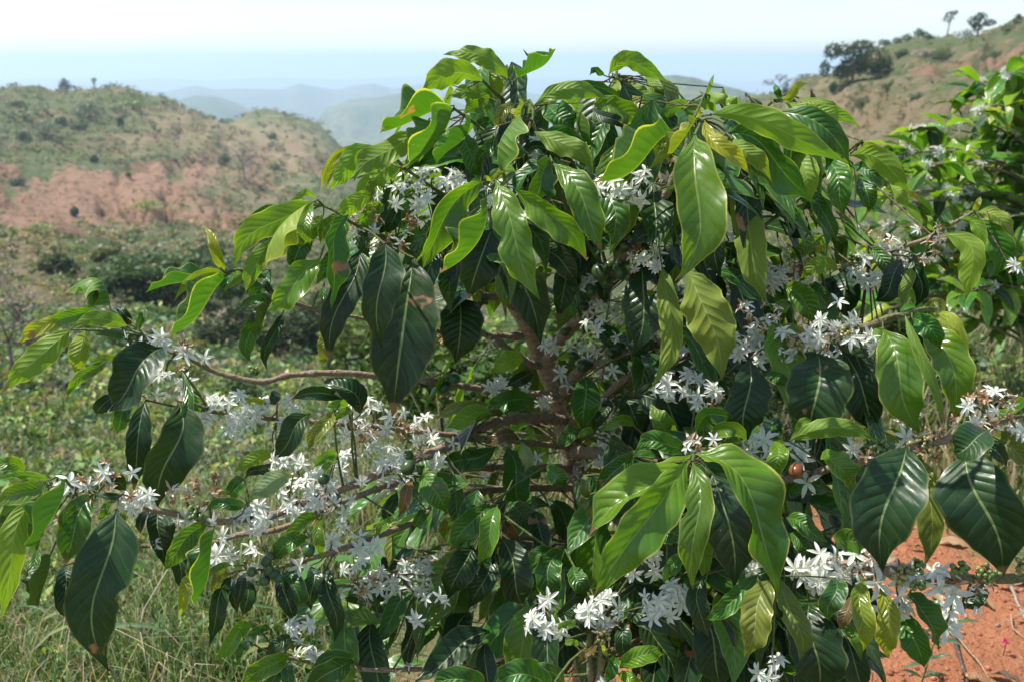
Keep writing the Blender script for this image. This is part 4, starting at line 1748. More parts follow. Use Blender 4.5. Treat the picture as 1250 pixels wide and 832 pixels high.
# ------------------------------------------------------------------ second coffee shrub up the slope
random.seed(51)
a2_ = ray(1285, 300)[0]
b2 = Vector((4.5 * math.sin(a2_), 4.5 * math.cos(a2_), 0))
b2.z = float(tz(b2.x, b2.y))
D2 = 4.25
shrub2 = empty("coffee_shrub", b2, label="coffee shrub with bright young leaves standing farther up the grassy slope, cut by the frame", cat="shrub", group="coffee shrubs")
top2 = [(1230, 90), (1185, 105), (1215, 125), (1160, 125), (1245, 150), (1110, 160), (1130, 185), (1175, 195), (1220, 200), (1100, 205), (1145, 225), (1200, 240), (1240, 235), (1085, 250), (1125, 265), (1170, 275), (1230, 290), (1095, 300), (1140, 310), (1205, 330), (1070, 330), (1250, 190), (1280, 120), (1300, 180), (1290, 260), (1270, 320), (1330, 230), (1190, 165), (1155, 155), (1245, 110), (1115, 235), (1210, 160), (1060, 300), (1160, 345), (1235, 345), (1120, 340), (1240, 265), (1185, 300), (1100, 180), (1165, 205), (1205, 180), (1240, 320), (1075, 275), (1110, 285), (1150, 285), (1210, 270), (1195, 135), (1230, 230), (1135, 200), (1160, 255), (1180, 335), (1215, 310), (1065, 240), (1080, 215), (1075, 310), (1090, 340), (1050, 345), (1085, 190), (1060, 215), (1100, 350), (1130, 365), (1170, 360), (1205, 365), (1240, 370), (1060, 370), (1090, 375)]
stem2 = [b2 + Vector((0, 0, -.05)), b2 + Vector((0.04, 0.02, 0.5)), b2 + Vector((0.10, 0.05, 1.0)), P(1265, 200, D2 + .05), P(1240, 110, D2)]
mb = MB()
pp, rr = catmull(stem2, [.028, .024, .02, .012, .006], .06)
tube(mb, pp, rr, 7, (0.20, 0.14, 0.10, 0))
mb.build("trunk", M_BARK, shrub2)
recs = []
fl2 = []
for (x, y) in top2:
    d = D2 + random.uniform(-.5, .45)
    tip = P(x, y, d)
    k = min(range(len(pp)), key=lambda i: abs(pp[i].z - (tip.z - 0.12)))
    mb = MB()
    q, r_ = catmull([pp[k], pp[k].lerp(tip, .55) + Vector((0, 0, .06)), tip], [.008, .005, .0025], .06)
    tube(mb, q, r_, 5, (0.17, 0.13, 0.08, .3))
    mb.build("branch", M_BARK, shrub2)
    for j in range(14):
        s = random.choice((1.0, 1.0, .95, .88, .8, .7, .6, .5, .4))
        bb = q[min(len(q) - 1, int(s * (len(q) - 1)))]
        an = random.uniform(0, 6.28)
        el = R(random.uniform(-70, 25))
        L = random.uniform(.10, .19)
        dv = Vector((math.cos(an) * math.cos(el), math.sin(an) * math.cos(el), math.sin(el)))
        t = bb + dv * L
        m = (bb + t) * .5 + Vector((0, 0, L * .1))
        T = dv
        vv = (EYE - bb).normalized()
        n0 = (vv - T * vv.dot(T)).normalized()
        s0 = T.cross(n0)
        want = Vector((0, 0, 1)) - T * T.z + dv * 0
        roll = math.atan2(want.dot(s0), want.dot(n0)) + random.uniform(-.4, .4)
        V_, F_, UV_, L_ = leaf_geo(bb, m, t, L * random.uniform(.36, .46), roll, R(random.uniform(8, 26)), nl=6, nw=2)
        kk = random.choices('yugdl', (.34, .22, .27, .11, .06))[0]
        c, tr = KIND[kk]
        c = tuple(min(.5, q_ * 1.3) for q_ in c)
        recs.append((L * (1 if x < 1260 else .3), (V_, F_, UV_, jitter(c) + (tr,)), bb))
    for z_ in range(2):
        fl2.append(q[int(len(q) * random.uniform(.55, .98))])
recs.sort(key=lambda r: -r[0])
rest = MB()
for i, (a, (V_, F_, UV_, c), bb) in enumerate(recs):
    if i < 290:
        mb = MB()
        mb.add(V_, F_, UV_, c)
        mb.build("leaf", M_LEAF, shrub2, origin=bb)
    else:
        rest.add(V_, F_, UV_, c)
rest.build("inner_foliage", M_LEAF, shrub2, kind="stuff")
for c in fl2:
    mb = MB()
    for j in range(random.randint(4, 9)):
        src = random.choice(FM['w'])
        mtx = Matrix.Translation(c + Vector((random.uniform(-.017, .017), random.uniform(-.017, .017), random.uniform(-.015, .017)))) @ Matrix.Rotation(random.uniform(0, 6.28), 4, Vector((random.random(), random.random(), random.random())).normalized()) @ Matrix.Scale(.020, 4)
        mb.add([mtx @ Vector(v) for v in src.v], src.f, None, list(src.c))
    mb.build("flower_cluster", M_PETAL, shrub2, smooth=False, origin=c)

# ------------------------------------------------------------------ foliage masses: numpy clumps
def leaf_clump(centre, rad, n, size, col, seed, flat=0.5, shell=0.35, vary=0.35):
    """n small leaf-shaped quads in an ellipsoid; returns V (4n,3), C (4n,4)"""
    r = np.random.default_rng(seed)
    d = r.normal(size=(n, 3))
    d /= np.linalg.norm(d, axis=1, keepdims=True)
    q = (shell + (1 - shell) * r.random(n)) ** (1 / 1.5)
    # lumpy outline
    lump = 0.78 + 0.5 * (vnoise(d[:, 0] * 2.2 + seed, d[:, 1] * 2.2 + d[:, 2] * 1.7, seed % 97))
    c = np.array(centre) + d * (q * lump)[:, None] * np.array(rad)
    a = r.normal(size=(n, 3))
    a[:, 2] *= flat
    a /= np.linalg.norm(a, axis=1, keepdims=True)
    b = np.cross(a, r.normal(size=(n, 3)))
    b /= np.linalg.norm(b, axis=1, keepdims=True) + 1e-9
    s = size * r.uniform(0.6, 1.5, n)[:, None]
    V = np.stack([c - a * s, c + b * s * 0.45, c + a * s, c - b * s * 0.45], axis=1)
    k = (1 + vary * r.normal(size=(n, 1)) * 0.7).clip(0.4, 1.9)
    C = np.concatenate([np.array(col)[None, :] * k * (1 + 0.1 * r.normal(size=(n, 3))), np.ones((n, 1))], axis=1).clip(0.004, 0.8)
    return V.reshape(-1, 3), np.repeat(C, 4, axis=0)


def quads(n4):
    return np.arange(n4).reshape(-1, 4)


def woody(name, loc, lobes, col, leaf, n, trunk_r, seed, label, cat, group=None, trunk_c=(0.16, 0.12, 0.10, 0), lean=0.0, bare=False, crown_name="crown", flat=.5):
    """tree or bush: tapered trunk with a limb to every crown lobe; lobes = (dx, dz, rx, rz) in metres from the foot"""
    r = random.Random(seed)
    e = empty(name, loc, label=label, cat=cat, group=group)
    loc = Vector(loc)
    mb = MB()
    zmax = max(l[1] for l in lobes)
    fork = loc + Vector((lean * .4, 0, zmax * .45))
    pp, rr = catmull([loc + Vector((0, 0, -.3)), loc + Vector((lean * .12, 0, zmax * .2)), fork], [trunk_r * 1.2, trunk_r, trunk_r * .75], max(.15, zmax * .1))
    tube(mb, pp, rr, 6, trunk_c)
    Vs, Cs = [], []
    for i, (dx, dz, rx, rz) in enumerate(lobes):
        c = loc + Vector((dx, r.uniform(-.4, .4) * rx, dz))
        q, r_ = catmull([fork, fork.lerp(c, .5) + Vector((r.uniform(-.1, .1) * rx, 0, r.uniform(0, .15) * rz)), c], [trunk_r * .55, trunk_r * .35, trunk_r * .15], max(.15, zmax * .12))
        tube(mb, q, r_, 5, trunk_c)
        for j in range(14 if bare else 4):
            d = Vector((r.uniform(-1, 1), r.uniform(-1, 1), r.uniform(-.2, 1)))
            e2 = c + Vector((d.x * rx, d.y * rx, d.z * rz)) * .95
            s = fork.lerp(c, r.uniform(.4, 1))
            q, r_ = catmull([s, s.lerp(e2, .5) + Vector((0, 0, .1 * rz)), e2], [trunk_r * .28, trunk_r * .2, trunk_r * .08], max(.15, rx * .4))
            tube(mb, q, r_, 4, trunk_c)
        if n:
            v_, c_ = leaf_clump(c, (rx, rx, rz), int(n * rx * rz / sum(l[2] * l[3] for l in lobes)) + 12, leaf, col, seed * 31 + i, flat=flat)
            Vs.append(v_)
            Cs.append(c_)
    mb.build("trunk", M_BARK, e)
    if Vs:
        v_, c_ = np.concatenate(Vs), np.concatenate(Cs)
        np_mesh(crown_name, v_, quads(len(v_)), c_, M_SMALL, e)
    return e


def at_px(px, py, r_h):
    """a foot on the terrain near a photo pixel, and metres per pixel there"""
    p = ground_at(px, py)
    return p, (p - EYE).dot(FWD) / FPX


def group_is_slope(kw):
    return kw.get('group') == 'bushes on the slopes'


def px_tree(name, px, py, lobes_px, col, n, leaf_px, tr_px, seed, label, cat, **kw):
    p, m = at_px(px, py, 0)
    if group_is_slope(kw):
        col = tuple(c * (3.0 if max(col) < .07 else 1.8) for c in col)
    lobes = [(dx * m, dz * m, rx * m, rz * m) for dx, dz, rx, rz in lobes_px]
    return woody(name, p, lobes, col, leaf_px * m, n, tr_px * m, seed, label, cat, lean=kw.pop("lean", 0) * m, **kw)


DG, MGc, GG, YG_, PUR = (0.035, 0.055, 0.022), (0.06, 0.085, 0.03), (0.085, 0.11, 0.06), (0.12, 0.15, 0.05), (0.15, 0.12, 0.12)
# right-hand ridge
px_tree("tree", 1040, 103, [(-28, 38, 11, 10), (-36, 18, 7, 10), (-8, 40, 14, 9), (8, 45, 14, 7), (20, 28, 22, 16), (2, 22, 18, 14), (34, 18, 15, 13), (-14, 14, 12, 10)], (0.065, 0.10, 0.036), 5600, 1.6, 1.6, 1, "broad dark tree clump with lacy edge on the ridge, largest of the ridge trees", "tree", group="trees on the ridge")
px_tree("tree", 948, 118, [(-10, 16, 9, 4), (4, 22, 9, 4), (12, 17, 5, 4)], PUR, 240, 1.0, 0.7, 2, "small thin reddish umbrella-shaped tree low on the ridge beside the shrub top", "tree", group="trees on the ridge", lean=6, bare=True)
px_tree("tree", 957, 118, [(0, 11, 5, 7), (1, 5, 4, 5)], DG, 220, 1.1, .8, 3, "little dark green tree beside the thin reddish one", "tree", group="trees on the ridge")
px_tree("tree", 1156, 44, [(1, 24, 8, 5), (-3, 18, 6, 3), (6, 27, 5, 3)], (0.05, 0.06, 0.04), 260, 1.1, .8, 4, "slender open-crowned tree alone against a cloud, thinnest on the skyline", "tree", group="trees on the ridge", lean=3)
px_tree("tree", 1193, 44, [(-6, 17, 9, 6), (2, 22, 8, 5), (13, 15, 9, 5), (-2, 9, 7, 5)], (0.045, 0.07, 0.03), 900, 1.3, 1.2, 5, "dark two-headed tree on the skyline between the slender one and the round bush", "tree", group="trees on the ridge", lean=2)
px_tree("tree", 1237, 38, [(4, 12, 6, 5), (3, 17, 4, 3)], (0.035, 0.05, 0.025), 240, 1.1, .9, 6, "small dark tree rising behind the round bush at the edge of the frame", "tree", group="trees on the ridge", lean=3)
px_tree("bush", 1228, 42, [(0, 6, 9, 6), (8, 5, 7, 5)], MGc, 420, 1.2, .8, 7, "round green bush under the small tree on the skyline", "bush", group="bushes on the slopes", crown_name="foliage")
px_tree("bush", 1178, 46, [(0, 5, 8, 6), (5, 3, 6, 4)], (0.07, 0.08, 0.06), 260, 1.0, .6, 8, "greyish thin bush at the foot of the two-headed tree", "bush", group="bushes on the slopes", crown_name="foliage")
for i, (x, y, w, h, lab) in enumerate([(1080, 52, 9, 7, "lowest round bush in the row along the skyline"), (1095, 49, 8, 6, "second bush from the low end of the skyline row"), (1108, 46, 9, 8, "middle bush of the skyline row, slightly taller"), (1122, 44, 9, 10, "tallest dark bush of the skyline row"), (1134, 43, 6, 6, "last small bush at the high end of the skyline row")]):
    px_tree("bush", x, y, [(0, h * .55, w * .75, h * .6), (w * .5, h * .4, w * .5, h * .4)], DG if i != 0 else MGc, 320, 1.2, .6, 20 + i, lab, "bush", group="bushes on the slopes", crown_name="foliage")
SLOPE_R = [(1148, 72, 15, 13, MGc, "dark green bush beside the grey scrub just above the bare earth bank"), (1128, 68, 18, 9, (0.19, 0.17, 0.15), "grey leafless scrub bush just above the bare earth bank"), (1100, 68, 9, 7, GG, "small bush on the grass above the bare earth bank"),
           (1016, 112, 6, 10, DG, "small upright bush at the foot of the big tree clump"), (1052, 132, 12, 14, MGc, "rounded bush halfway down the pinkish slope under the tree clump"), (1085, 112, 9, 12, MGc, "dark bush on the slope below the earth bank"), (1215, 70, 15, 9, GG, "flattish bush under the skyline trees on the pinkish slope"), (1118, 120, 14, 7, GG, "low spreading bush below the orange bank"), (995, 150, 10, 8, GG, "small bush just above the shrub's upper leaves on the slope")]
for i, (x, y, w, h, c, lab) in enumerate(SLOPE_R):
    px_tree("bush", x, y, [(-w * .35, h * .4, w * .55, h * .5), (w * .3, h * .5, w * .55, h * .55)], c, 420, 1.3, .6, 40 + i, lab, "bush", group="bushes on the slopes", crown_name="foliage")
# left-hand hill
px_tree("tree", 80, 107, [(0, 8, 6, 5), (-5, 4, 4, 4), (6, 3, 7, 3)], (0.045, 0.055, 0.03), 420, 1.1, .7, 60, "round dark little tree standing out on the left hill's skyline", "tree", group="lone trees on the left hill")
px_tree("tree", 116, 108, [(0, 10, 4, 2.5), (-1, 6, 2, 2)], (0.10, 0.10, 0.09), 130, .9, .6, 61, "thin grey sapling on the skyline beside the round dark tree", "tree", group="lone trees on the left hill", lean=1)
px_tree("tree", 336, 130, [(0, 5, 3.5, 3.5)], (0.06, 0.05, 0.045), 140, .9, .6, 62, "lone dark little tree on top of the second, lower hill", "tree", group="lone trees on the left hill")
px_tree("bush", 307, 131, [(0, 3.5, 5, 4), (-7, 1, 4, 3)], DG, 240, 1.0, .5, 63, "dark bush on the shoulder of the second, lower hill", "bush", group="bushes on the slopes", crown_name="foliage")
px_tree("bush", 271, 151, [(0, 3, 4, 3.5), (9, 3, 6, 4)], DG, 260, 1.0, .5, 64, "dark bushes in the saddle between the two hills", "bush", group="bushes on the slopes", crown_name="foliage")
px_tree("bare_tree", 298, 218, [(-6, 26, 14, 14), (6, 20, 13, 14), (0, 34, 9, 7)], (0.27, 0.22, 0.21), 420, 1.0, 1.0, 65, "leafless grey-purple tree on the slope under the second hill", "tree", bare=True, trunk_c=(0.25, 0.20, 0.19, 0))
SLOPE_L = [(58, 165, 24, 17, (0.07, 0.09, 0.065), "large grey-green bush on the upper slope above the red earth"), (30, 170, 9, 12, DG, "narrow dark bush beside the large grey-green one"), (110, 140, 22, 17, (0.065, 0.09, 0.05), "wide dull green bush in the middle of the upper slope"), (147, 152, 5, 11, DG, "narrow dark cypress-like bush on the upper slope"),
           (115, 197, 6, 9, DG, "small dark bush at the upper rim of the red earth"), (157, 215, 4, 7, YG_, "tiny yellow-green plant standing alone on the red earth"), (97, 157, 14, 9, MGc, "fresh green bush just below the wide dull green one"), (275, 200, 10, 14, MGc, "dark green bush beside the leafless grey tree"), (335, 205, 12, 9, YG_, "bright bush on the other side of the leafless grey tree"), (333, 168, 6, 6, DG, "small dark bush on the flank of the second hill"),
           (92, 262, 6, 12, (0.06, 0.085, 0.06), "upright bluish-green weed clump low on the red earth"), (22, 225, 10, 10, (0.075, 0.095, 0.065), "small bush high on the red earth slope near the frame's edge"), (180, 255, 22, 13, (0.16, 0.19, 0.06), "bright yellow-green tussock below the red earth"), (45, 285, 22, 14, (0.14, 0.17, 0.07), "pale green tussock at the foot of the red earth"), (160, 130, 16, 8, YG_, "pale olive scrub near the top of the left hill"), (75, 150, 9, 8, DG, "small dark bush just above the large grey-green one"), (20, 130, 14, 8, MGc, "green scrub at the far end of the left hill's crest")]
for i, (x, y, w, h, c, lab) in enumerate(SLOPE_L):
    px_tree("bush", x, y + 2, [(-w * .4, h * .4, w * .5, h * .45), (w * .3, h * .5, w * .55, h * .5), (0, h * .65, w * .4, h * .4)], c, 460, 1.4, .6, 80 + i, lab, "bush", group="bushes on the slopes", crown_name="foliage")
# nearer bushes of the valley side
px_tree("bush", 205, 372, [(-60, 30, 40, 16), (-20, 50, 50, 14), (40, 40, 50, 18), (0, 22, 60, 18), (80, 26, 36, 16)], (0.065, 0.115, 0.035), 9000, 3.2, 2.2, 110, "broad feathery dark green bush in the hollow beyond the left branches", "bush", crown_name="foliage", flat=.15)
px_tree("bush", 305, 432, [(-48, 22, 24, 22), (-8, 42, 26, 24), (26, 22, 36, 18), (64, 34, 24, 26), (92, 16, 28, 16)], (0.055, 0.08, 0.035), 3600, 3.4, 2.2, 111, "dark shaded bush just behind the long bare left branch", "bush", crown_name="foliage", flat=.3)
px_tree("bush", 425, 465, [(-14, 40, 24, 30), (16, 60, 30, 30), (40, 30, 30, 24), (100, 50, 50, 30), (150, 40, 50, 30)], (0.13, 0.19, 0.035), 2200, 5.0, 2.0, 112, "bright yellow-green bush seen through the gaps left of the trunk", "bush", crown_name="foliage", flat=.5)
HOLLOW = [(70, 335, 26, 20, (0.10, 0.13, 0.06), "grey-green shrub in the hollow just beside the leafless twiggy one"), (130, 320, 20, 14, (0.15, 0.18, 0.06), "pale yellow-green low shrub above the broad feathery bush"), (255, 322, 24, 18, (0.07, 0.11, 0.04), "rounded green shrub at the far side of the broad feathery bush"), (330, 300, 26, 22, (0.11, 0.14, 0.06), "dull green shrub seen under the upper left leaf sprays"),
          (150, 430, 34, 26, (0.07, 0.12, 0.04), "green shrub in the hollow just above the left leaf tips"), (70, 440, 30, 20, (0.14, 0.17, 0.08), "pale grey-green shrub low in the hollow at the left"), (290, 492, 34, 28, (0.085, 0.14, 0.05), "leafy shrub below the long bare left branch"), (390, 400, 36, 34, (0.065, 0.11, 0.035), "shaded green shrub behind the big hanging dark leaves"), (230, 470, 26, 22, (0.16, 0.20, 0.05), "small yellow-green shrub under the left branch flowers")]
for i, (x, y, w, h, c, lab) in enumerate(HOLLOW):
    px_tree("bush", x, y, [(-w * .5, h * .45, w * .45, h * .5), (w * .35, h * .7, w * .5, h * .55), (0, h * .95, w * .35, h * .4), (w * .8, h * .3, w * .35, h * .35)], c, 1300, 2.6, 1.0, 140 + i, lab, "bush", group="shrubs in the hollow", crown_name="foliage")
px_tree("bare_shrub", 18, 470, [(-14, 120, 40, 50), (14, 90, 36, 50), (-30, 60, 40, 40), (30, 50, 30, 40)], (0.17, 0.15, 0.12), 900, 2.4, 2.4, 113, "leafless grey-purple twiggy shrub at the left edge of the frame", "shrub", bare=True, trunk_c=(0.23, 0.18, 0.18, 0), crown_name="dry_leaves")
px_tree("bush", 1075, 470, [(-30, 60, 40, 40), (20, 90, 40, 40), (60, 50, 50, 36)], (0.06, 0.10, 0.025), 2200, 5.0, 2.4, 114, "leafy green bush between the big shrub and the grassy slope", "bush", crown_name="foliage")
px_tree("bush", 540, 560, [(-50, 80, 50, 60), (20, 120, 60, 60), (80, 70, 60, 60)], (0.085, 0.15, 0.03), 2600, 7.0, 2.6, 116, "leafy bright green bush right behind the shrub's lower branches", "bush", crown_name="foliage")
px_tree("bush", 690, 545, [(-60, 90, 60, 60), (20, 130, 70, 60), (90, 80, 60, 60)], (0.06, 0.115, 0.025), 2600, 7.0, 2.6, 117, "green bush showing in the gaps around the trunk", "bush", crown_name="foliage")
px_tree("bush", 840, 540, [(-50, 90, 50, 60), (20, 120, 60, 60), (80, 80, 60, 60)], (0.055, 0.10, 0.025), 2400, 7.0, 2.6, 118, "dark green bush behind the shrub's thick upper branches", "bush", crown_name="foliage")
px_tree("bush", 950, 420, [(-40, 60, 40, 40), (10, 90, 40, 40), (50, 50, 50, 36)], (0.07, 0.11, 0.03), 2000, 5.0, 2.4, 115, "green bush half hidden behind the shrub's upper leaves", "bush", crown_name="foliage")


def scatter(name, regions, size_px, n_leaf, cols, leaf_px, seed, squash=0.6, soil_ok=False):
    """low scrub over the terrain: many small clumps in one mesh"""
    r = random.Random(seed)
    Vs, Cs = [], []
    for (x0, y0, x1, y1, n) in regions:
        for i in range(n):
            x, y = r.uniform(x0, x1), r.uniform(y0, y1)
            if not soil_ok and y < 300 and float(mask_at(x, y, SOIL)) > r.uniform(.3, 1.2):
                continue
            p = ground_at(x, y)
            d = (p - EYE).dot(FWD)
            if d > 420:
                continue
            m = d / FPX
            s = size_px * r.uniform(.45, 1.4) * m
            cc_ = r.choice(cols)
            cc_ = tuple(q * (1.4 if y > 270 else 1.15) for q in cc_)
            v_, c_ = leaf_clump(p + Vector((0, 0, s * squash * .55)), (s, s, s * squash), n_leaf, leaf_px * m, cc_, r.randrange(10 ** 6), flat=.7, shell=.1, vary=.45)
            Vs.append(v_)
            Cs.append(c_)
    v_, c_ = np.concatenate(Vs), np.concatenate(Cs)
    return np_mesh(name, v_, quads(len(v_)), c_, M_SMALL, kind="stuff")


scatter("hill_scrub", [(-60, 104, 270, 200, 900), (-40, 190, 420, 300, 420), (270, 132, 430, 260, 420), (880, 40, 1330, 300, 900), (930, 120, 1060, 300, 160)], 5.5, 24, [(0.12, 0.155, 0.055), (0.18, 0.20, 0.08), (0.24, 0.22, 0.11), (0.10, 0.13, 0.05), (0.28, 0.22, 0.15), (0.15, 0.19, 0.06), (0.07, 0.095, 0.045)], 1.3, 5)
scatter("soil_tufts", [(-40, 195, 300, 290, 420), (900, 60, 1300, 230, 260)], 2.6, 16, [(0.10, 0.12, 0.05), (0.19, 0.17, 0.11), (0.07, 0.08, 0.04), (0.15, 0.18, 0.07), (0.26, 0.2, 0.15)], 1.0, 15, soil_ok=True)
scatter("hollow_undergrowth", [(-60, 275, 470, 400, 900), (850, 250, 1300, 420, 260)], 9, 36, [(0.09, 0.125, 0.045), (0.15, 0.17, 0.07), (0.24, 0.20, 0.11), (0.06, 0.09, 0.03), (0.20, 0.17, 0.13)], 2.2, 6)
scatter("leafy_undergrowth", [(-60, 385, 470, 600, 1300), (440, 380, 900, 600, 420), (900, 380, 1300, 520, 200), (-60, 590, 420, 830, 420)], 18, 52, [(0.08, 0.14, 0.045), (0.12, 0.175, 0.055), (0.19, 0.23, 0.05), (0.065, 0.11, 0.045), (0.075, 0.12, 0.065), (0.20, 0.18, 0.13)], 4.4, 7)

scatter("ground_weeds", [(-60, 600, 420, 850, 330), (1120, 380, 1300, 560, 90)], 36, 46, [(0.075, 0.14, 0.04), (0.10, 0.17, 0.045), (0.06, 0.12, 0.05), (0.15, 0.20, 0.05)], 7.5, 17, squash=.75)

# ------------------------------------------------------------------ grass
def grass(name, n, region, hgt, wid, cols, seed, soil_limit=0.45, lean=0.5):
    r = np.random.default_rng(seed)
    x0, x1, y0, y1 = region
    x, y = r.uniform(x0, x1, n), r.uniform(y0, y1, n)
    ns = 1.25 * np.exp(-(((x - 0.95) / 0.75) ** 2 + ((y - 2.3) / 1.15) ** 2)) + 0.9 * np.exp(-(((x - base.x) / 0.7) ** 2 + ((y - base.y) / 0.7) ** 2))
    dens = vnoise(x * 1.3, y * 1.3, seed) * .7 + vnoise(x * 5, y * 5, seed + 3) * .5
    keep = (ns < soil_limit * r.uniform(.5, 1.2, n)) & (dens > r.uniform(0.15, .75, n)) & (np.hypot(x, y) > 1.3)
    x, y, dens = x[keep], y[keep], dens[keep]
    n = len(x)
    z = tz(x, y)
    h = hgt * r.uniform(.35, 1.25, n) * (0.6 + .8 * dens)
    an = r.uniform(0, 2 * math.pi, n)
    ln = lean * r.uniform(.2, 1.3, n) * h
    w = wid * r.uniform(.6, 1.5, n)
    ca, sa = np.cos(an), np.sin(an)
    fa = r.uniform(0, 2 * math.pi, n)
    wx, wy = np.cos(fa) * w, np.sin(fa) * w
    P0 = np.stack([x, y, z - .02], 1)
    P1 = np.stack([x + ca * ln * .25, y + sa * ln * .25, z + h * .55], 1)
    P2 = np.stack([x + ca * ln * .65, y + sa * ln * .65, z + h * .88], 1)
    P3 = np.stack([x + ca * ln * 1.15, y + sa * ln * 1.15, z + h * (1 - .35 * r.random(n))], 1)
    W = np.stack([wx, wy, 0 * wx], 1)
    V = np.stack([P0 - W, P0 + W, P1 + W * .85, P1 - W * .85, P2 + W * .55, P2 - W * .55, P3 + W * .08, P3 - W * .08], 1).reshape(-1, 3)
    b = np.arange(n)[:, None] * 8
    F = np.concatenate([b + np.array([0, 1, 2, 3]), b + np.array([3, 2, 4, 5]), b + np.array([5, 4, 6, 7])], 0)
    cc = np.array(cols)[r.integers(0, len(cols), n)] * r.uniform(.7, 1.3, (n, 1))
    C = np.repeat(np.concatenate([cc, np.ones((n, 1))], 1), 8, axis=0)
    return np_mesh(name, V, F, C, M_GRASS, kind="stuff")


GREENS = [(0.085, 0.15, 0.04), (0.12, 0.18, 0.055), (0.065, 0.12, 0.04), (0.16, 0.20, 0.08)]
STRAW = [(0.36, 0.30, 0.20), (0.29, 0.24, 0.16), (0.42, 0.36, 0.25), (0.30, 0.20, 0.15)]
grass("grass", 50000, (-3.2, 0.6, 1.6, 4.6), .15, .0021, GREENS * 5 + STRAW, 3)
grass("short_grass", 42000, (-5.5, 0.8, 4.2, 9.0), .10, .0030, GREENS + GREENS + GREENS + STRAW, 13)
grass("dry_grass", 1700, (-3.2, 0.6, 1.6, 4.6), .34, .0013, STRAW, 4, lean=.9)
grass("slope_grass", 42000, (0.9, 7.5, 2.6, 10.0), .24, .004, GREENS + GREENS + STRAW, 5)
grass("slope_dry_grass", 5000, (0.9, 7.5, 2.6, 10.0), .50, .0026, STRAW, 6, lean=.7)
grass("far_grass", 30000, (-12, 9, 6.5, 26), .15, .010, GREENS + GREENS + STRAW, 8)
# broad arching blades in the near left grass
mb = MB()
random.seed(61)
for (x, y, dx, L) in [(30, 790, .30, .42), (60, 760, .34, .45), (95, 720, .30, .4), (160, 745, -.12, .34), (175, 690, .10, .36), (20, 830, .4, .5), (110, 800, -.3, .42), (200, 820, .3, .42), (150, 830, -.2, .4), (5, 770, .25, .4), (230, 800, -.28, .4), (280, 830, .2, .35), (250, 760, .15, .35), (70, 830, .35, .45)]:
    g0 = ground_at(x, min(y + 20, 850))
    c = random.choice([(0.11, 0.19, 0.07), (0.13, 0.20, 0.05), (0.09, 0.16, 0.07), (0.2, 0.22, 0.08)])
    dv = Vector((dx, random.uniform(-.12, .12), 0))
    V_, F_ = [], []
    for i in range(9):
        s = i / 8
        p = g0 + dv * (s ** 1.3) * 1.1 + Vector((0, 0, L * (1.5 * s - 1.15 * s * s)))
        sd = Vector((-dv.y, dv.x, .25)).normalized() * 0.0062 * math.sin(math.pi * min(.98, .12 + s * .88)) ** .7
        V_ += [p - sd, p + Vector((0, 0, -.002)), p + sd]
        if i:
            for j in range(2):
                F_.append(((i - 1) * 3 + j, (i - 1) * 3 + j + 1, i * 3 + j + 1, i * 3 + j))
    mb.add(V_, F_, None, c + (1,))
mb.build("broad_grass", M_GRASS, kind="stuff")

# ------------------------------------------------------------------ red soil: clods, litter, twigs, weed, pink flower
def clods(name, n, seed):
    r = np.random.default_rng(seed)
    ico = np.array([(0, 0, 1), (.89, 0, .45), (.28, .85, .45), (-.72, .53, .45), (-.72, -.53, .45), (.28, -.85, .45), (.72, .53, -.45), (-.28, .85, -.45), (-.89, 0, -.45), (-.28, -.85, -.45), (.72, -.53, -.45), (0, 0, -1)])
    fc = np.array([(0, 1, 2), (0, 2, 3), (0, 3, 4), (0, 4, 5), (0, 5, 1), (1, 6, 2), (2, 7, 3), (3, 8, 4), (4, 9, 5), (5, 10, 1), (6, 7, 2), (7, 8, 3), (8, 9, 4), (9, 10, 5), (10, 6, 1), (11, 7, 6), (11, 8, 7), (11, 9, 8), (11, 10, 9), (11, 6, 10)])
    x, y = r.uniform(-.2, 2.0, n), r.uniform(1.5, 3.9, n)
    s = .0018 + .0085 * r.random(n) ** 5
    z = tz(x, y)
    V = ico[None] * s[:, None, None] * r.uniform(.6, 1.3, (n, 12, 1)) * np.array([1, 1, .7])
    V = V + np.stack([x, y, z + s * .25], 1)[:, None, :]
    F = (np.arange(n)[:, None, None] * 12 + fc[None]).reshape(-1, 3)
    c = np.array([(0.38, 0.14, 0.065), (0.28, 0.10, 0.045), (0.44, 0.18, 0.09), (0.32, 0.14, 0.075)])[r.integers(0, 4, n)] * r.uniform(.8, 1.2, (n, 1))
    C = np.repeat(np.concatenate([c, np.zeros((n, 1))], 1), 12, axis=0)
    return np_mesh(name, V.reshape(-1, 3), F, C, M_BARK, kind="stuff")


clods("soil_clods", 9000, 71)
mb = MB()
random.seed(72)
for i in range(260):
    x, y = random.uniform(-.1, 1.9), random.uniform(1.6, 3.6)
    an, L = random.uniform(0, 6.28), random.uniform(.02, .12)
    a = Vector((x, y, float(tz(x, y)) + .006))
    e = Vector((x + math.cos(an) * L, y + math.sin(an) * L, 0))
    e.z = float(tz(e.x, e.y)) + random.uniform(.004, .02)
    m = (a + e) * .5 + Vector((random.uniform(-.01, .01), random.uniform(-.01, .01), .006))
    q, r_ = catmull([a, m, e], [.0012, .0011, .0007], .03)
    tube(mb, q, r_, 4, random.choice([(0.34, 0.26, 0.17, 0), (0.22, 0.14, 0.09, 0), (0.42, 0.34, 0.24, 0)]), cap=False)
mb.build("straw_litter", M_BARK, kind="stuff")


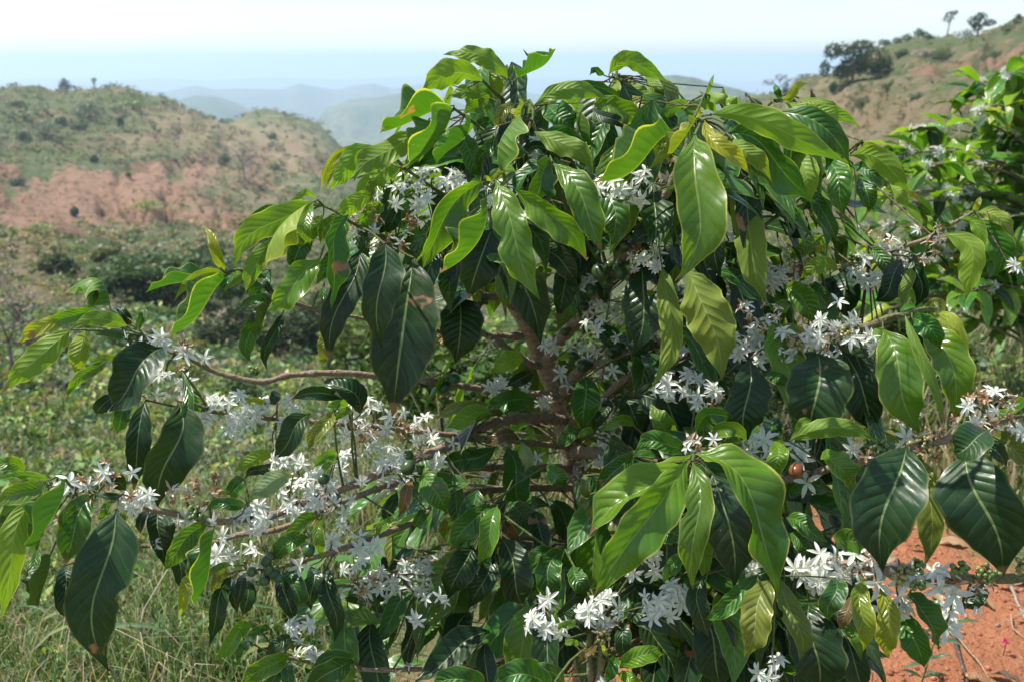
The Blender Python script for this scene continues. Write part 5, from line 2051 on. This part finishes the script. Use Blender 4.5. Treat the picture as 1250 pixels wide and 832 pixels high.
def ground_stick(name, pts, r, col, label, cat, group):
    q = []
    for x, y, up in pts:
        g0 = ground_at(x, y)
        q.append(g0 + Vector((0, 0, up)))
    pp, rr = catmull(q, [r * (1 - .5 * i / (len(q) - 1)) for i in range(len(q))], .02)
    pp = [p + Vector((mnoise.noise(p * 20) * .004, mnoise.noise(p * 20 + Vector((3, 0, 0))) * .004, 0)) for p in pp]
    m = MB()
    tube(m, pp, rr, 6, col)
    o = m.build(name, M_BARK, origin=q[0])
    return props(o, label=label, cat=cat, group=group)


ground_stick("fallen_twig", [(1150, 765, .035), (1163, 785, .02), (1172, 810, .012), (1182, 845, .006)], .0075, (0.10, 0.07, 0.055, 0), "dark fallen twig lying on bare red soil beside the weed", "twig", "twigs on the red soil")
ground_stick("fallen_twig", [(1233, 722, .02), (1243, 742, .012), (1256, 770, .006)], .0055, (0.34, 0.27, 0.21, 0), "pale grey fallen twig on red soil at the frame's edge", "twig", "twigs on the red soil")
ground_stick("fallen_twig", [(1160, 775, .02), (1195, 815, .012), (1215, 845, .006)], .003, (0.36, 0.25, 0.16, 0), "thin pale straw-like twig lying across the dark one on red soil", "twig", "twigs on the red soil")
ground_stick("fallen_twig", [(1232, 755, .015), (1236, 772, .012), (1252, 782, .006)], .0025, (0.38, 0.30, 0.22, 0), "thin bent pale twig above the pink flower", "twig", "twigs on the red soil")

mb = MB()
random.seed(91)
for i in range(46):
    x, y = random.uniform(-.2, 1.7), random.uniform(1.7, 3.2)
    an, L = random.uniform(0, 6.28), random.uniform(.04, .10)
    a = Vector((x, y, float(tz(x, y)) + .006))
    e = a + Vector((math.cos(an) * L, math.sin(an) * L, random.uniform(0, .012)))
    V_, F_, UV_, _ = leaf_geo(a, (a + e) * .5 + Vector((0, 0, random.uniform(.004, .018))), e, L * .4, random.uniform(-.5, .5), R(25), nl=6, nw=2, eye=Vector((x, y, 3)), wave=.3)
    mb.add(V_, F_, UV_, jitter(random.choice([(.20, .11, .05), (.13, .07, .04), (.27, .19, .11)])) + (.1,))
mb.build("leaf_litter", M_LEAF, kind="stuff")
g0 = ground_at(1122, 838)
weed = empty("weed", g0, label="small upright weed with narrow leaves growing from the red soil under the yellow leaves", cat="weed")
m = MB()
stem = [g0 + Vector((0, 0, -.02)), g0 + Vector((.012, 0, .06)), g0 + Vector((.03, .01, .13)), g0 + Vector((.045, .0, .18))]
pp, rr = catmull(stem, [.0028, .0024, .002, .0014], .015)
tube(m, pp, rr, 5, (0.10, 0.14, 0.05, 1))
m.build("stem", M_BARK, weed)
random.seed(81)
for i in range(14):
    bb = pp[int((.25 + .75 * i / 13) * (len(pp) - 1))]
    an = i * 2.4
    L = random.uniform(.045, .085)
    t = bb + Vector((math.cos(an) * L, math.sin(an) * L, random.uniform(-.01, .03)))
    V_, F_, UV_, _ = leaf_geo(bb, (bb + t) * .5 + Vector((0, 0, .008)), t, .0105, R(random.uniform(-40, 40)), R(12), nl=6, nw=2)
    m = MB()
    m.add(V_, F_, UV_, (0.09, 0.15, 0.07, .3))
    m.build("leaf", M_LEAF, weed, origin=bb)

g0 = ground_at(1224, 800)
pink = empty("pink_flower", g0, label="tiny round pink flower head on bare red soil", cat="flower")
m = MB()
tube(m, [g0 + Vector((0, 0, -.01)), g0 + Vector((.003, 0, .02)), g0 + Vector((.002, 0, .036))], [.0016, .0014, .0014], 5, (0.10, 0.14, 0.05, 1))
m.build("stem", M_BARK, pink)
m = MB()
c = g0 + Vector((.002, 0, .042))
for i in range(46):
    d = Vector((random.gauss(0, 1), random.gauss(0, 1), random.gauss(.4, 1))).normalized()
    s = d.orthogonal().normalized() * .0018
    k = random.uniform(.8, 1.2)
    m.add([c - s, c + d * .006 + s * 1.3, c + d * .0105, c + d * .006 - s * 1.3], [(0, 1, 2, 3)], None, (0.62 * k, 0.07 * k, 0.17 * k, 1))
m.build("flower_head", M_PETAL, pink, smooth=False)

if HAZE_ON:
    haze_box()
